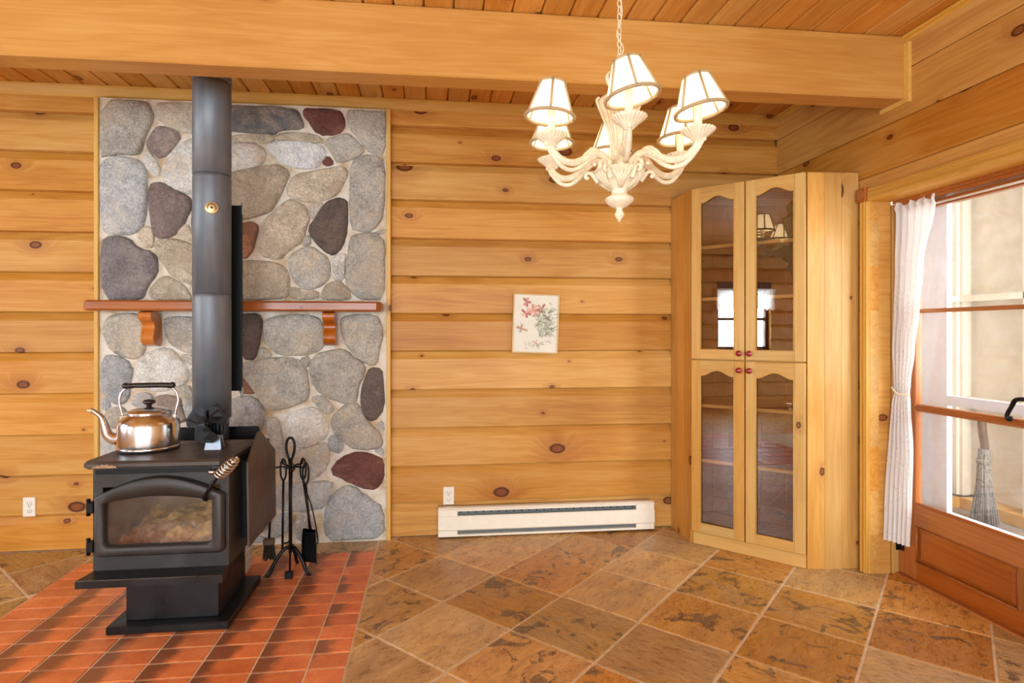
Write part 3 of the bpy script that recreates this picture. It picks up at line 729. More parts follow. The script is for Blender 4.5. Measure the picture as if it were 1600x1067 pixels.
STONES=[
('g','-1.914,2.621 -1.672,2.625 -1.644,2.594 -1.63,2.523 -1.666,2.438 -1.689,2.359 -1.705,2.317 -1.8,2.32 -1.878,2.305 -1.911,2.298'),
('g','-1.604,2.613 -1.582,2.625 -1.302,2.625 -1.291,2.555 -1.331,2.463 -1.4,2.448 -1.491,2.462 -1.559,2.502 -1.604,2.53 -1.613,2.577'),
('m','-1.604,2.482 -1.548,2.478 -1.474,2.439 -1.514,2.366 -1.582,2.3 -1.627,2.326 -1.666,2.372 -1.644,2.433'),
('l','-1.672,2.342 -1.621,2.308 -1.593,2.243 -1.604,2.195 -1.644,2.206 -1.677,2.27'),
('l','-1.445,2.41 -1.302,2.427 -1.273,2.314 -1.302,2.162 -1.377,2.108 -1.451,2.1 -1.519,2.125 -1.576,2.178 -1.576,2.244 -1.548,2.31 -1.491,2.36'),
('b','-1.906,2.263 -1.856,2.294 -1.773,2.297 -1.705,2.275 -1.663,2.211 -1.666,2.121 -1.672,1.916 -1.733,1.855 -1.856,1.85 -1.906,1.881 -1.914,2.055 -1.914,2.233'),
('m','-1.644,2.134 -1.604,2.153 -1.548,2.137 -1.457,2.085 -1.422,2.062 -1.42,2.008 -1.434,1.977 -1.462,1.911 -1.525,1.843 -1.604,1.833 -1.635,1.889 -1.649,2.032'),
('m','-1.408,2.02 -1.371,2.075 -1.319,2.071 -1.308,1.95 -1.331,1.847 -1.388,1.84 -1.417,1.894'),
('p','-1.914,1.798 -1.856,1.835 -1.756,1.825 -1.705,1.76 -1.638,1.749 -1.604,1.69 -1.61,1.618 -1.66,1.552 -1.677,1.486 -1.728,1.468 -1.906,1.467'),
('e','-1.717,1.849 -1.677,1.892 -1.644,1.887 -1.627,1.839 -1.627,1.791 -1.655,1.773 -1.7,1.814'),
('e','-1.497,1.865 -1.445,1.915 -1.417,1.873 -1.408,1.819 -1.462,1.824'),
('e','-1.621,1.797 -1.582,1.822 -1.479,1.821 -1.4,1.789 -1.302,1.767 -1.291,1.597 -1.4,1.554 -1.462,1.578 -1.525,1.607 -1.57,1.678 -1.61,1.738'),
('e','-1.649,1.522 -1.582,1.6 -1.536,1.601 -1.462,1.554 -1.417,1.488 -1.428,1.467 -1.593,1.466 -1.644,1.492'),
('e','-1.4,1.542 -1.291,1.573 -1.291,1.471 -1.388,1.47'),
('g','-1.896,1.329 -1.86,1.375 -1.701,1.384 -1.672,1.306 -1.669,1.191 -1.701,1.129 -1.781,1.122 -1.853,1.168 -1.889,1.237'),
('g','-1.57,1.338 -1.534,1.365 -1.401,1.361 -1.297,1.354 -1.297,1.166 -1.401,1.151 -1.49,1.175 -1.548,1.237'),
('l','-1.723,1.052 -1.709,1.114 -1.636,1.167 -1.548,1.183 -1.49,1.136 -1.438,1.05 -1.445,0.98 -1.504,0.949 -1.614,0.927 -1.701,0.959'),
('b','-1.907,1.13 -1.832,1.137 -1.745,1.083 -1.752,0.991 -1.767,0.883 -1.832,0.853 -1.896,0.915 -1.907,0.961'),
('g','-1.475,1.143 -1.401,1.135 -1.386,1.088 -1.438,1.089'),
('g','-1.427,1.05 -1.379,1.081 -1.282,1.08 -1.282,0.955 -1.386,0.956 -1.423,1.003'),
('g','-1.512,0.926 -1.438,0.964 -1.401,0.917 -1.408,0.886 -1.475,0.887'),
('b','-1.907,0.9 -1.857,0.854 -1.903,0.816'),
('g','-1.896,0.8 -1.832,0.842 -1.774,0.814 -1.767,0.752 -1.817,0.722 -1.889,0.724'),
('b','-1.73,0.913 -1.651,0.92 -1.636,0.889 -1.658,0.843 -1.745,0.844'),
('m','-1.632,0.881 -1.578,0.904 -1.482,0.895 -1.467,0.817 -1.438,0.762 -1.504,0.74 -1.621,0.804'),
('b','-1.46,0.863 -1.386,0.894 -1.282,0.892 -1.252,0.759 -1.282,0.658 -1.401,0.683 -1.438,0.754'),
('b','-1.907,0.701 -1.832,0.653 -1.824,0.523 -1.903,0.525'),
('q','-1.167,2.625 -1.077,2.625 -0.853,2.625 -0.812,2.605 -0.785,2.551 -0.788,2.499 -0.919,2.491 -0.942,2.462 -1.019,2.469 -1.24,2.478 -1.257,2.556 -1.24,2.62'),
('r','-0.767,2.62 -0.734,2.625 -0.596,2.625 -0.554,2.616 -0.536,2.568 -0.539,2.518 -0.578,2.479 -0.687,2.475 -0.728,2.535 -0.764,2.577'),
('g','-0.512,2.618 -0.488,2.625 -0.305,2.625 -0.292,2.625 -0.295,2.353 -0.378,2.375 -0.427,2.435 -0.488,2.501 -0.509,2.538'),
('e','-1.217,2.437 -1.106,2.456 -1.001,2.463 -0.936,2.447 -0.995,2.408 -1.077,2.412 -1.222,2.412'),
('l','-1.234,2.394 -1.077,2.402 -1.013,2.383 -0.989,2.335 -1.024,2.273 -1.106,2.252 -1.193,2.231 -1.246,2.23'),
('e','-0.919,2.46 -0.865,2.478 -0.711,2.474 -0.663,2.433 -0.681,2.42 -0.818,2.427 -0.93,2.432'),
('w','-0.983,2.397 -0.93,2.423 -0.818,2.424 -0.693,2.413 -0.639,2.372 -0.675,2.303 -0.711,2.268 -0.782,2.263 -0.889,2.284 -0.948,2.337'),
('g','-0.651,2.433 -0.554,2.474 -0.512,2.482 -0.457,2.441 -0.415,2.386 -0.457,2.347 -0.566,2.3 -0.602,2.361'),
('r','-0.627,2.345 -0.596,2.303 -0.627,2.286 -0.663,2.3'),
('e','-1.217,2.213 -1.048,2.26 -0.93,2.282 -0.877,2.254 -0.859,2.223 -0.895,2.131 -0.936,2.044 -0.972,1.998 -1.077,1.961 -1.159,1.947 -1.217,1.982 -1.228,2.164'),
('e','-0.83,2.224 -0.663,2.26 -0.542,2.283 -0.512,2.234 -0.542,2.177 -0.572,2.115 -0.645,2.076 -0.746,2.061 -0.83,2.083 -0.871,2.119'),
('g','-0.494,2.309 -0.421,2.355 -0.335,2.345 -0.292,2.322 -0.292,2.004 -0.36,1.9 -0.433,1.898 -0.494,1.916 -0.5,2.092'),
('e','-0.877,2.061 -0.842,2.074 -0.758,2.027 -0.74,1.96 -0.758,1.904 -0.782,1.824 -0.859,1.774 -0.907,1.712 -1.03,1.746 -1.03,1.832 -1.013,1.93 -0.93,2.011'),
('o','-1.135,1.921 -1.071,1.931 -1.036,1.899 -1.054,1.831 -1.065,1.77 -1.106,1.721 -1.147,1.723 -1.193,1.768 -1.199,1.877'),
('g','-0.728,2.046 -0.687,2.06 -0.66,2.045 -0.708,1.97 -0.74,1.985'),
('d','-0.654,2.048 -0.602,2.08 -0.548,2.088 -0.512,2.052 -0.518,1.903 -0.542,1.803 -0.596,1.747 -0.651,1.771 -0.722,1.85 -0.746,1.905 -0.702,1.964'),
('g','-0.77,1.855 -0.74,1.855 -0.734,1.806 -0.782,1.806'),
('g','-0.865,1.712 -0.806,1.768 -0.734,1.794 -0.675,1.758 -0.627,1.716 -0.618,1.642 -0.633,1.592 -0.699,1.542 -0.782,1.541 -0.83,1.596'),
('e','-1.147,1.696 -1.048,1.704 -0.913,1.687 -0.865,1.639 -0.859,1.528 -0.877,1.485 -1.019,1.472 -1.147,1.475 -1.193,1.489 -1.193,1.671'),
('l','-0.602,1.734 -0.524,1.754 -0.53,1.692 -0.536,1.593 -0.596,1.605 -0.609,1.666'),
('g','-0.5,1.841 -0.451,1.873 -0.305,1.876 -0.292,1.72 -0.298,1.483 -0.402,1.479 -0.475,1.5 -0.53,1.593 -0.512,1.705'),
('e','-0.853,1.547 -0.788,1.535 -0.699,1.527 -0.693,1.48 -0.818,1.474 -0.856,1.498'),
('e','-0.651,1.549 -0.596,1.586 -0.536,1.574 -0.494,1.5 -0.512,1.475 -0.669,1.474'),
('g','-0.347,1.888 -0.292,1.907 -0.292,1.882 -0.335,1.879'),
('d','-1.147,1.373 -1.07,1.383 -1.014,1.361 -1.021,1.264 -1.045,1.142 -1.07,1.119 -1.12,1.126 -1.15,1.232'),
('g','-1.002,1.329 -0.958,1.367 -0.821,1.381 -0.694,1.368 -0.656,1.316 -0.65,1.212 -0.682,1.166 -0.77,1.137 -0.915,1.141 -0.977,1.193 -1.005,1.251'),
('g','-0.554,1.342 -0.516,1.375 -0.342,1.379 -0.316,1.33 -0.303,1.257 -0.322,1.165 -0.342,1.079 -0.4,1.086 -0.471,1.139 -0.535,1.224'),
('g','-1.036,1.167 -1.008,1.187 -0.952,1.135 -1.027,1.122'),
('g','-1.135,1.065 -1.101,1.097 -0.946,1.122 -0.814,1.118 -0.758,1.056 -0.745,0.958 -0.751,0.873 -0.808,0.842 -0.896,0.817 -0.983,0.812 -1.045,0.909 -1.101,0.987'),
('g','-0.796,1.114 -0.739,1.127 -0.751,1.056'),
('g','-0.732,1.088 -0.694,1.14 -0.631,1.159 -0.541,1.172 -0.49,1.132 -0.413,1.073 -0.413,1.02 -0.452,0.955 -0.458,0.863 -0.497,0.84 -0.599,0.871 -0.675,0.905 -0.726,0.984'),
('d','-0.381,1.053 -0.309,1.046 -0.303,0.966 -0.293,0.814 -0.355,0.736 -0.419,0.764 -0.435,0.889 -0.413,0.981'),
('o','-1.147,0.988 -1.12,1.007 -1.058,0.922 -1.083,0.91 -1.147,0.917'),
('b','-1.157,0.891 -1.058,0.89 -1.002,0.806 -1.008,0.735 -1.027,0.67 -1.132,0.634 -1.23,0.655 -1.242,0.816'),
('g','-0.732,0.873 -0.663,0.892 -0.593,0.819 -0.631,0.774 -0.682,0.82'),
('l','-0.895,0.716 -0.857,0.779 -0.78,0.81 -0.71,0.824 -0.648,0.768 -0.629,0.687 -0.648,0.632 -0.726,0.594 -0.811,0.58 -0.872,0.637'),
('g','-0.609,0.751 -0.554,0.806 -0.507,0.846 -0.437,0.829 -0.405,0.74 -0.326,0.666 -0.306,0.609 -0.326,0.569 -0.46,0.564 -0.531,0.605 -0.594,0.671'),
('b','-0.629,0.619 -0.594,0.651 -0.535,0.589 -0.562,0.542 -0.609,0.559'),
('r','-0.617,0.423 -0.554,0.51 -0.445,0.547 -0.35,0.521 -0.302,0.487 -0.302,0.374 -0.35,0.315 -0.413,0.325 -0.515,0.372'),
('g','-0.803,0.564 -0.718,0.585 -0.64,0.608 -0.621,0.543 -0.633,0.464 -0.702,0.394 -0.795,0.373 -0.818,0.413 -0.887,0.431 -0.872,0.533'),
('b','-0.91,0.368 -0.803,0.365 -0.609,0.375 -0.605,0.319 -0.648,0.217 -0.741,0.204 -0.895,0.201 -0.948,0.258'),
('b','-0.656,0.145 -0.617,0.263 -0.562,0.326 -0.484,0.343 -0.389,0.264 -0.302,0.197 -0.298,0.02 -0.507,0.02 -0.633,0.02'),
('g','-0.35,0.698 -0.302,0.738 -0.298,0.665'),
('l','-0.986,0.75 -0.918,0.748 -0.903,0.669 -0.876,0.541 -0.903,0.495 -0.948,0.551 -0.979,0.67'),
('b','-0.895,0.185 -0.849,0.176 -0.841,0.096 -0.933,0.044 -1.002,0.035 -0.941,0.155'),
('b','-0.803,0.182 -0.741,0.188 -0.71,0.091 -0.687,0.022 -0.803,0.02 -0.818,0.095'),
('b','-0.358,0.553 -0.302,0.564 -0.301,0.512'),
('b','-1.032,0.482 -0.964,0.464 -0.964,0.291 -1.047,0.277 -1.077,0.404'),
('g','-1.047,0.23 -0.979,0.244 -0.948,0.179 -1.002,0.079 -1.07,0.089'),
('b','-1.093,0.058 -1.017,0.055 -1.002,0.02 -1.093,0.02'),
('b','-1.8,0.489 -1.624,0.541 -1.5,0.463 -1.517,0.294 -1.712,0.263 -1.817,0.359'),
('g','-1.464,0.518 -1.266,0.532 -1.157,0.434 -1.23,0.303 -1.446,0.31'),
('b','-1.904,0.474 -1.835,0.472 -1.828,0.229 -1.904,0.232'),
('g','-1.8,0.228 -1.589,0.24 -1.517,0.068 -1.904,0.054 -1.904,0.195'),
('b','-1.482,0.274 -1.23,0.265 -1.102,0.204 -1.121,0.044 -1.464,0.047'),
('b','-1.817,0.564 -1.624,0.597 -1.617,0.56 -1.8,0.519')
]
# ------------------------------------------------------------------ field-stone panel behind the stove
SY = 3.612
sw = thing('stone_surround', (-1.10, YB, 0), 'tall field-stone panel with pale mortar behind the wood stove', 'stone wall')
mm = MB(); nx, nz = 44, 70
gv = []
for j in range(nz + 1):
    for i in range(nx + 1):
        x = -1.925 + (1.645) * i / nx; z = 2.643 * j / nz
        gv.append((x, SY + .006 * (noise.noise((x * 9, z * 9, 3)) - .2), z))
fs = [(j * (nx + 1) + i, j * (nx + 1) + i + 1, (j + 1) * (nx + 1) + i + 1, (j + 1) * (nx + 1) + i) for j in range(nz) for i in range(nx)]
mm.add(gv, fs, 0, True); mm.box(-1.925, -.28, SY + .012, YB - .002, 0, 2.643)
part('mortar', mm, M['mortar'], sw)
for idx, (kind, txt) in enumerate(STONES):
    p = [tuple(map(float, q.split(','))) for q in txt.split()]
    ar = parea(p)
    if ar < 1e-4: continue
    p = chaikin(p, 1)
    p = [q for i in range(len(p)) for q in (p[i], ((p[i][0] + p[(i + 1) % len(p)][0]) / 2, (p[i][1] + p[(i + 1) % len(p)][1]) / 2))]
    cx = sum(a for a, b in p) / len(p); cz = sum(b for a, b in p) / len(p)
    size = math.sqrt(ar); dep = min(.034, .010 + size * .085) * random.uniform(.85, 1.15)
    m = MB(); n = len(p); vs = []
    tx, tz = random.uniform(-.02, .02), random.uniform(-.02, .02)
    prof = [(1.0, -.02), (.995, .25), (.965, .62), (.90, .86), (.74, .97), (.5, 1.0), (.24, 1.02)]
    sh = 1 + .0085 / (size * .5 + .004)
    for k, (sc, h) in enumerate(prof):
        for a, b in p:
            dx, dz = (a - cx) * sc * sh, (b - cz) * sc * sh
            nn = noise.noise(((cx + dx) * 13 + idx, (cz + dz) * 13, idx * 3.1)) * .010 + noise.noise(((cx + dx) * 42, (cz + dz) * 42, idx)) * .0042
            e = noise.noise(((cx + dx) * 30 + 9, (cz + dz) * 30, idx + 7.7)) * .0045 if k < 4 else 0
            vs.append((dx + e, -(dep * h) - (nn if k > 1 else 0) + (tx * dx + tz * dz) * (1 if k > 1 else 0), dz + e))
    vs.append((0, -dep * 1.02, 0))
    fs = [(k * n + i, k * n + (i + 1) % n, (k + 1) * n + (i + 1) % n, (k + 1) * n + i) for k in range(len(prof) - 1) for i in range(n)]
    fs += [((len(prof) - 1) * n + i, (len(prof) - 1) * n + (i + 1) % n, len(vs) - 1) for i in range(n)]
    m.add(vs, fs, 0, True)
    link('stone', m.mesh('stone', SM[kind]), sw, Matrix.Translation((cx, SY + .002, cz)))
board('edge_strip', sw, (-1.938, 3.622, 0), (-1.938, 3.622, 2.643), .025, .052, (-1, 0, 0), M['trimw'])
board('edge_strip', sw, (-.267, 3.622, 0), (-.267, 3.622, 2.643), .025, .052, (-1, 0, 0), M['trimw'])

# mantel shelf
ms = thing('mantel_shelf', (-1.115, 3.52, 1.397), 'long reddish-brown wooden mantel shelf fixed across the stone panel', 'shelf')
pl = [(-1.935, 3.47), (-1.90, 3.425), (-.325, 3.425), (-.297, 3.46), (-.297, 3.598), (-1.935, 3.598)]
z0, z1, c = 1.397, 1.455, .010
n = len(pl); ins = inset(pl, c); area_sign = sum(pl[i][0] * pl[(i + 1) % n][1] - pl[(i + 1) % n][0] * pl[i][1] for i in range(n))
pc = pl if area_sign > 0 else pl[::-1]
m = MB(); rows = [(ins, z0), (pc, z0 + c), (pc, z1 - c), (ins, z1)]
c0 = Vector((-1.116, 3.51, (z0 + z1) / 2))
for q, z in rows: m.v += [Vector((a, b, z)) - c0 for a, b in q]
m.f = [list(range(n))[::-1], list(range(3 * n, 4 * n))] + [[k * n + i, k * n + (i + 1) % n, (k + 1) * n + (i + 1) % n, (k + 1) * n + i] for k in range(3) for i in range(n)]
m.mi = [0] * len(m.f); m.sm = [False] * len(m.f)
link('shelf_board', m.mesh('shelf_board', M['mantel']), ms, Matrix.Translation(c0))
scroll = chaikin([(3.598, 1.397), (3.468, 1.397), (3.462, 1.37), (3.470, 1.345), (3.505, 1.328), (3.512, 1.30), (3.495, 1.27), (3.490, 1.235), (3.515, 1.205), (3.56, 1.195), (3.598, 1.195)][::-1], 2)
scroll = [(min(a, 3.598), min(b, 1.397)) for a, b in scroll]
for x in (-1.612, -.604):
    k = MB().prism([(-(b - 1.296), a - 3.53) for a, b in scroll], -.034, .034, lambda a, b, d: (a, d, b), smooth=False)
    fm = frame_mat((x, 3.53, 1.296), (0, 0, -1), (0, 1, 0))
    link('corbel', k.mesh('corbel', M['corbel']), ms, fm)

# hearth pad of quarry tiles
hp = thing('hearth_pad', (-1.12, 2.0, 0), 'reddish quarry tile hearth pad laid in the slate floor under the stove', 'hearth')
part('mortar_bed', MB().box(HX0 + .001, HX1 - .001, .9, HY1 - .001, -.003, .0015), M['grout'], hp)
cols = [-.327, -.472] + [-.472 - .2052 * k for k in range(1, 8)]
cols[-1] = HX0
tcache = {}
for ci in range(len(cols) - 1):
    x1, x0 = cols[ci], cols[ci + 1]
    for r in range(24):
        y1 = HY1 - .1068 * r; y0 = y1 - .1068
        if y0 < .9: continue
        plain_t = ci == len(cols) - 2 or (ci == 0 and r % 3 == 2)
        key = (ci in (0, len(cols) - 2) and ci, plain_t)
        w, h = (x1 - x0) / 2 - .003, .1068 / 2 - .003
        k2 = (round(w, 4), plain_t)
        if k2 not in tcache:
            tcache[k2] = slab([(-w, -h), (w, -h), (w, h), (-w, h)], .0042, -.002, .003).mesh('quarry_tile', M['tile2'] if plain_t else M['tile'])
        link('quarry_tile', tcache[k2], hp, Matrix.Translation(((x0 + x1) / 2, (y0 + y1) / 2, random.uniform(-.0006, .0006))))
# ------------------------------------------------------------------ wood stove
CXS = -1.115
sv = thing('wood_stove', (CXS, 2.83, .005), 'black cast iron wood stove with arched glass door on the quarry tile hearth', 'stove')
SF = 2.545                                         # front face of the firebox
zt = .726                                          # underside of the top plate
part('base_plate', MB().cbox(-1.362, -.868, 2.595, 3.07, .005, .040, .004), M['plinth'], sv)
part('pedestal', MB().cbox(-1.305, -.925, 2.645, 3.005, .040, .298, .003), M['plinth'], sv)
# firebox, hollow so that the ash bed shows through the glass
fx0, fx1 = -1.382, -.850
fb = MB()
SB = SF + .016
fb.box(fx0, fx0 + .02, SB, 3.04, .296, zt).box(fx1 - .02, fx1, SB, 3.04, .296, zt).box(fx0, fx1, 3.04, 3.06, .296, zt)
fb.box(fx0 + .02, fx1 - .02, SB, 3.04, .296, .32).box(fx0 + .02, fx1 - .02, SB, 3.04, zt - .02, zt)
fb.box(fx0, -1.345, SF, SB, .385, .64).box(-.885, fx1, SF, SB, .385, .64).box(fx0, fx1, SF, SB, .296, .385).box(fx0, fx1, SF, SB, .64, zt)
part('firebox', fb, M['iron'], sv)
part('firebrick_lining', MB().box(fx0 + .02, fx1 - .02, 3.0, 3.04, .32, zt - .02).box(fx0 + .02, fx0 + .04, SF + .02, 3.0, .32, .6).box(fx1 - .04, fx1 - .02, SF + .02, 3.0, .32, .6), M['firebrick'], sv)
am = MB(); na, nb = 40, 24; vs = []
for j in range(nb + 1):
    for i in range(na + 1):
        x = fx0 + .04 + (fx1 - fx0 - .08) * i / na; y = SF + .03 + .42 * j / nb
        h = .36 + .055 * (j / nb) + .06 * math.exp(-((x + 1.0) / .16) ** 2) * min(1, j / 8) + .045 * noise.noise((x * 13, y * 13, 1)) + .022 * noise.noise((x * 44, y * 44, 5))
        vs.append((x, y, h))
am.add(vs, [(j * (na + 1) + i, j * (na + 1) + i + 1, (j + 1) * (na + 1) + i + 1, (j + 1) * (na + 1) + i) for j in range(nb) for i in range(na)], 0, True)
tag(part('ash_bed', am, M['ash'], sv), kind='stuff')
# top plate with rolled front corners
tp = [(-1.395, 2.52), (-1.392, 2.50), (-1.375, 2.487), (-.868, 2.487), (-.851, 2.50), (-.846, 2.52), (-.836, 2.93), (-1.385, 2.93)]
m = MB(); rows = [(inset(tp, .010), zt), (tp, zt + .008), (tp, zt + .022), (inset(tp, .009), zt + .032)]
n = len(tp)
for q, z in rows: m.v += [Vector((a, b, z)) for a, b in q]
m.f = [list(range(n))[::-1], list(range(3 * n, 4 * n))] + [[k * n + i, k * n + (i + 1) % n, (k + 1) * n + (i + 1) % n, (k + 1) * n + i] for k in range(3) for i in range(n)]
m.mi = [0] * len(m.f); m.sm = [False] * len(m.f)
part('top_plate', m, M['ironlid'], sv)
part('rear_top', MB().cbox(-1.37, -.86, 2.93, 3.20, .685, .714, .004), M['iron'], sv)
# rear shield bar with rounded ends
rp = chaikin([(-1.39, .66), (-.845, .66), (-.845, .776), (-1.39, .776)], 2)
rp = [(-1.39, .62), (-.915, .62), (-.915, .762), (-.921, .772), (-.933, .776), (-1.372, .776), (-1.384, .772), (-1.39, .762)]
part('rear_shield', MB().prism(rp, 3.205, 3.222, lambda a, b, d: (a, d, b)), M['black'], sv)
# side shields: six-cornered panels standing off the firebox
side = [(2.66, .33), (2.645, .705), (2.79, .812), (2.83, .812), (3.085, .675), (3.10, .335)]
for xs in (-.806, -1.424):
    part('side_shield', MB().prism(side if xs > CXS else [(a_, min(b_, .70)) for a_, b_ in side if abs(b_ - .812) > .01 or a_ > 2.8], xs - .004, xs + .004, lambda a, b, d: (d, a, b)), M['ironpanel'], sv)
    s_ = 1 if xs > CXS else -1
    part('shield_spacer', MB().box(min(xs - s_ * .008, xs - s_ * .05), max(xs - s_ * .008, xs - s_ * .05), 2.72, 2.74, .35, .70).box(min(xs - s_ * .008, xs - s_ * .05), max(xs - s_ * .008, xs - s_ * .05), 3.03, 3.05, .35, .66), M['black'], sv)
# ash lip
lip = [(-1.395, 2.445), (-.842, 2.445), (-.856, 2.56), (-1.376, 2.56)]
m = MB(); m.prism(lip, .268, .299, lambda a, b, d: (a, b, d)); part('ash_lip', m, M['plinth'], sv)
part('lip_edge', MB().tube([(-1.393, 2.4445, .2985), (-.844, 2.4445, .2985), (-.858, 2.56, .2995)], .0022, 6), M['ironlid'], sv)
# loading door
def arch(x0, x1, z0, zs, za, n=14, r=.018):
    p = [(x0 + r * .3, z0 + r * .3), (x0 + r, z0), (x1 - r, z0), (x1 - r * .3, z0 + r * .3), (x1, z0 + r)]
    for i in range(n + 1):
        t = i / n; x = x1 + (x0 - x1) * t
        p.append((x, zs + (za - zs) * math.sin(math.pi * t) ** .9))
    p.append((x0, z0 + r)); return p
def ring_solid(o, i, y0, y1, bev=.012):
    """frame between two outlines with equal point counts, front at y1 (towards the room)"""
    n = len(o); m = MB()
    co = (sum(a for a, b in o) / n, sum(b for a, b in o) / n)
    sc = lambda p, k: [(co[0] + (a - co[0]) * k, co[1] + (b - co[1]) * k) for a, b in p]
    loops = [(o, y0), (o, y1 + bev), (sc(o, .975), y1 + bev * .25), (sc(o, .945), y1), (sc(i, 1.05), y1), (sc(i, 1.015), y1 + bev * .4), (i, y1 + bev * 1.1), (i, y0)]
    for q, y in loops: m.v += [Vector((a, y, b)) for a, b in q]
    for k in range(len(loops)):
        k2 = (k + 1) % len(loops)
        for j in range(n): m.f.append([k * n + j, k * n + (j + 1) % n, k2 * n + (j + 1) % n, k2 * n + j]); m.mi.append(0); m.sm.append(True)
    return m
outer = arch(-1.366, -.862, .362, .604, .684); inner = arch(-1.325, -.910, .404, .582, .606)
ld = part('loading_door', ring_solid(outer, inner, SF + .002, SF - .034), M['iron'], sv)
part('door_glass', MB().prism(arch(-1.33, -.905, .40, .586, .611), SF - .010, SF - .006, lambda a, b, d: (a, d, b)), M['stoveglass'], ld)
hd = [(-.925, SF - .034, .585), (-.93, SF - .05, .60), (-.895, SF - .075, .65), (-.862, SF - .088, .695)]
part('handle_rod', MB().tube(bez(hd, 6), .0075, 10), M['wrought'], ld)
e0, e1 = Vector((-.862, SF - .088, .695)), Vector((-.783, SF - .112, .768))
dv = (e1 - e0).normalized(); u = dv.orthogonal().normalized(); w = dv.cross(u)
co = []; rr = []
for k in range(111):
    t = k / 110; rad = .008 + .0135 * math.sin(math.pi * min(1, .12 + t * .86)) ** .7
    a = t * 2 * math.pi * 7
    co.append(e0 + (e1 - e0) * t + (u * math.cos(a) + w * math.sin(a)) * rad)
sg = MB().tube(co, .0048, 6)
sg.tube([e0, e0 + (e1 - e0) * .3, e0 + (e1 - e0) * .7, e1], [.006, .011, .011, .006], 8)
part('spring_grip', sg, M['spring'], ld)
for z in (.565, .405):
    part('door_hinge', MB().cbox(-1.394, -1.366, SF - .03, SF + .005, z - .022, z + .022, .003).tube([(-1.390, SF - .018, z - .034), (-1.390, SF - .018, z + .034)], .008, 8), M['black'], ld)
k = MB().tube([(-.905, SF - .002, .70), (-.905, SF - .03, .70)], .004, 6).ball((-.905, SF - .035, .70), .011, n=10, sq=(1.5, 1, 1))
part('draft_knob', k, M['spring'], sv)
part('louvre', MB().box(-1.37, -.92, SF - .006, SF, .694, .712), M['black'], sv)
# worn badge: a low mountain skyline in relief on the plate edge
bx = -1.355; bp = [(0, 0), (.093, 0), (.095, .007), (.085, .009), (.078, .013), (.068, .010), (.06, .017), (.05, .012), (.042, .016), (.033, .010), (.024, .013), (.016, .008), (.006, .008)]
part('badge', MB().prism([(bx + a, zt + .006 + b) for a, b in bp], 2.4855, 2.482, lambda a, b, d: (a, d, b)), M['bronze'], sv)

# ------------------------------------------------------------------ stove pipe
PXc, PYc, pr = CXS - .002, 3.10, .0905
pp = thing('stove_pipe', (PXc, PYc, .715), 'tall dark steel stove pipe rising from the stove behind the beam', 'stove pipe')
part('collar', MB().lathe([(.078, .715), (.078, .80), (.0795, .80), (.0795, .845), (.07, .845), (.07, .715)], (PXc, PYc, 0), 40), M['pipe'], pp)
zs = [.842, 1.47, 2.075, 2.545, ZC]
for a, b in zip(zs, zs[1:]):
    part('pipe_section', MB().lathe([(pr - .003, a), (pr, a), (pr, b - .035), (pr - .0004, b - .03), (pr + .0008, b - .022), (pr - .0012, b - .015), (pr - .0012, b - .001), (pr - .003, b - .001)], (PXc, PYc, 0), 48), M['pipe'], pp)
part('seam_ring', MB().lathe([(pr - .001, 2.552), (pr + .0035, 2.556), (pr + .0035, 2.562), (pr - .001, 2.566)], (PXc, PYc, 0), 48), M['pipe'], pp)
part('ceiling_collar', MB().lathe([(pr + .001, 2.665), (.150, 2.69), (.165, 2.705), (.168, ZC - .002), (pr + .001, ZC - .002)], (PXc, PYc, 0), 40), M['black'], pp)
shp = MB().box(-1.235, -1.004, 3.214, 3.219, .965, 1.95)
part('pipe_shield', shp.box(-1.009, -1.004, 3.20, 3.219, .965, 1.95), M['black'], pp)
part('shield_clip', MB().box(-1.010, -1.001, 3.205, 3.222, 1.90, 1.965).box(-1.010, -1.001, 3.205, 3.222, .93, .985), M['spring'], pp)
# magnetic gauge facing the room, on the front of the pipe
ga = math.atan2(-PYc, -PXc) ; gz = 1.893
gd = Vector((math.cos(ga), math.sin(ga), 0)); side_ = Vector((-gd.y, gd.x, 0))
gc = Vector((PXc, PYc, gz)) + gd * (pr + .001) + side_ * -.002
axm = Matrix((side_, Vector((0, 0, 1)), gd)).transposed()
part('gauge', MB().lathe([(.031, 0), (.031, .006), (.028, .008), (.0, .008)], gc, 32, axis=axm), M['brass'], pp)
gr = MB()
arc = [gc + axm @ Vector((.0195 * math.cos(a), .0195 * math.sin(a), .0085)) for a in [R(-30 + 240 * k / 20) for k in range(21)]]
gr.tube(arc, .0016, 5); gr.lathe([(.005, 0), (.005, .004), (0, .004)], gc + gd * .007, 10, axis=axm)
part('gauge_dial', gr, M['black'], pp)

# ------------------------------------------------------------------ stove fan
fp = Vector((-.965, 2.715, zt + .032))
sf = thing('stove_fan', fp, 'small black-bladed stove fan standing in front of the pipe', 'fan')
ft = MB(); ft.prism([(-.034, 0), (.034, 0), (.036, .004), (.026, .058), (-.026, .058), (-.034, .004)], -.006, .006, lambda a, b, d: (fp.x + a, fp.y - .028 + d + b * .25, fp.z + b))
ft.prism([(-.030, 0), (.030, 0), (.024, .05), (-.024, .05)], -.005, .005, lambda a, b, d: (fp.x + a, fp.y + .03 + d - b * .25, fp.z + b)); ft.box(fp.x - .026, fp.x + .026, fp.y - .015, fp.y + .02, fp.z + .046, fp.z + .062)
part('foot', ft, M['alu'], sf)
fin = MB()
for k in range(5):
    x0 = -.045 + .016 * k
    fin.box(fp.x + x0 - .002 + .01, fp.x + x0 + .002 + .01, fp.y - .002, fp.y + .045, fp.z + .06, fp.z + .16 + .035 * math.sin((k + .5) / 5 * math.pi))
fin.box(fp.x - .046, fp.x + .034, fp.y + .016, fp.y + .024, fp.z + .06, fp.z + .165)
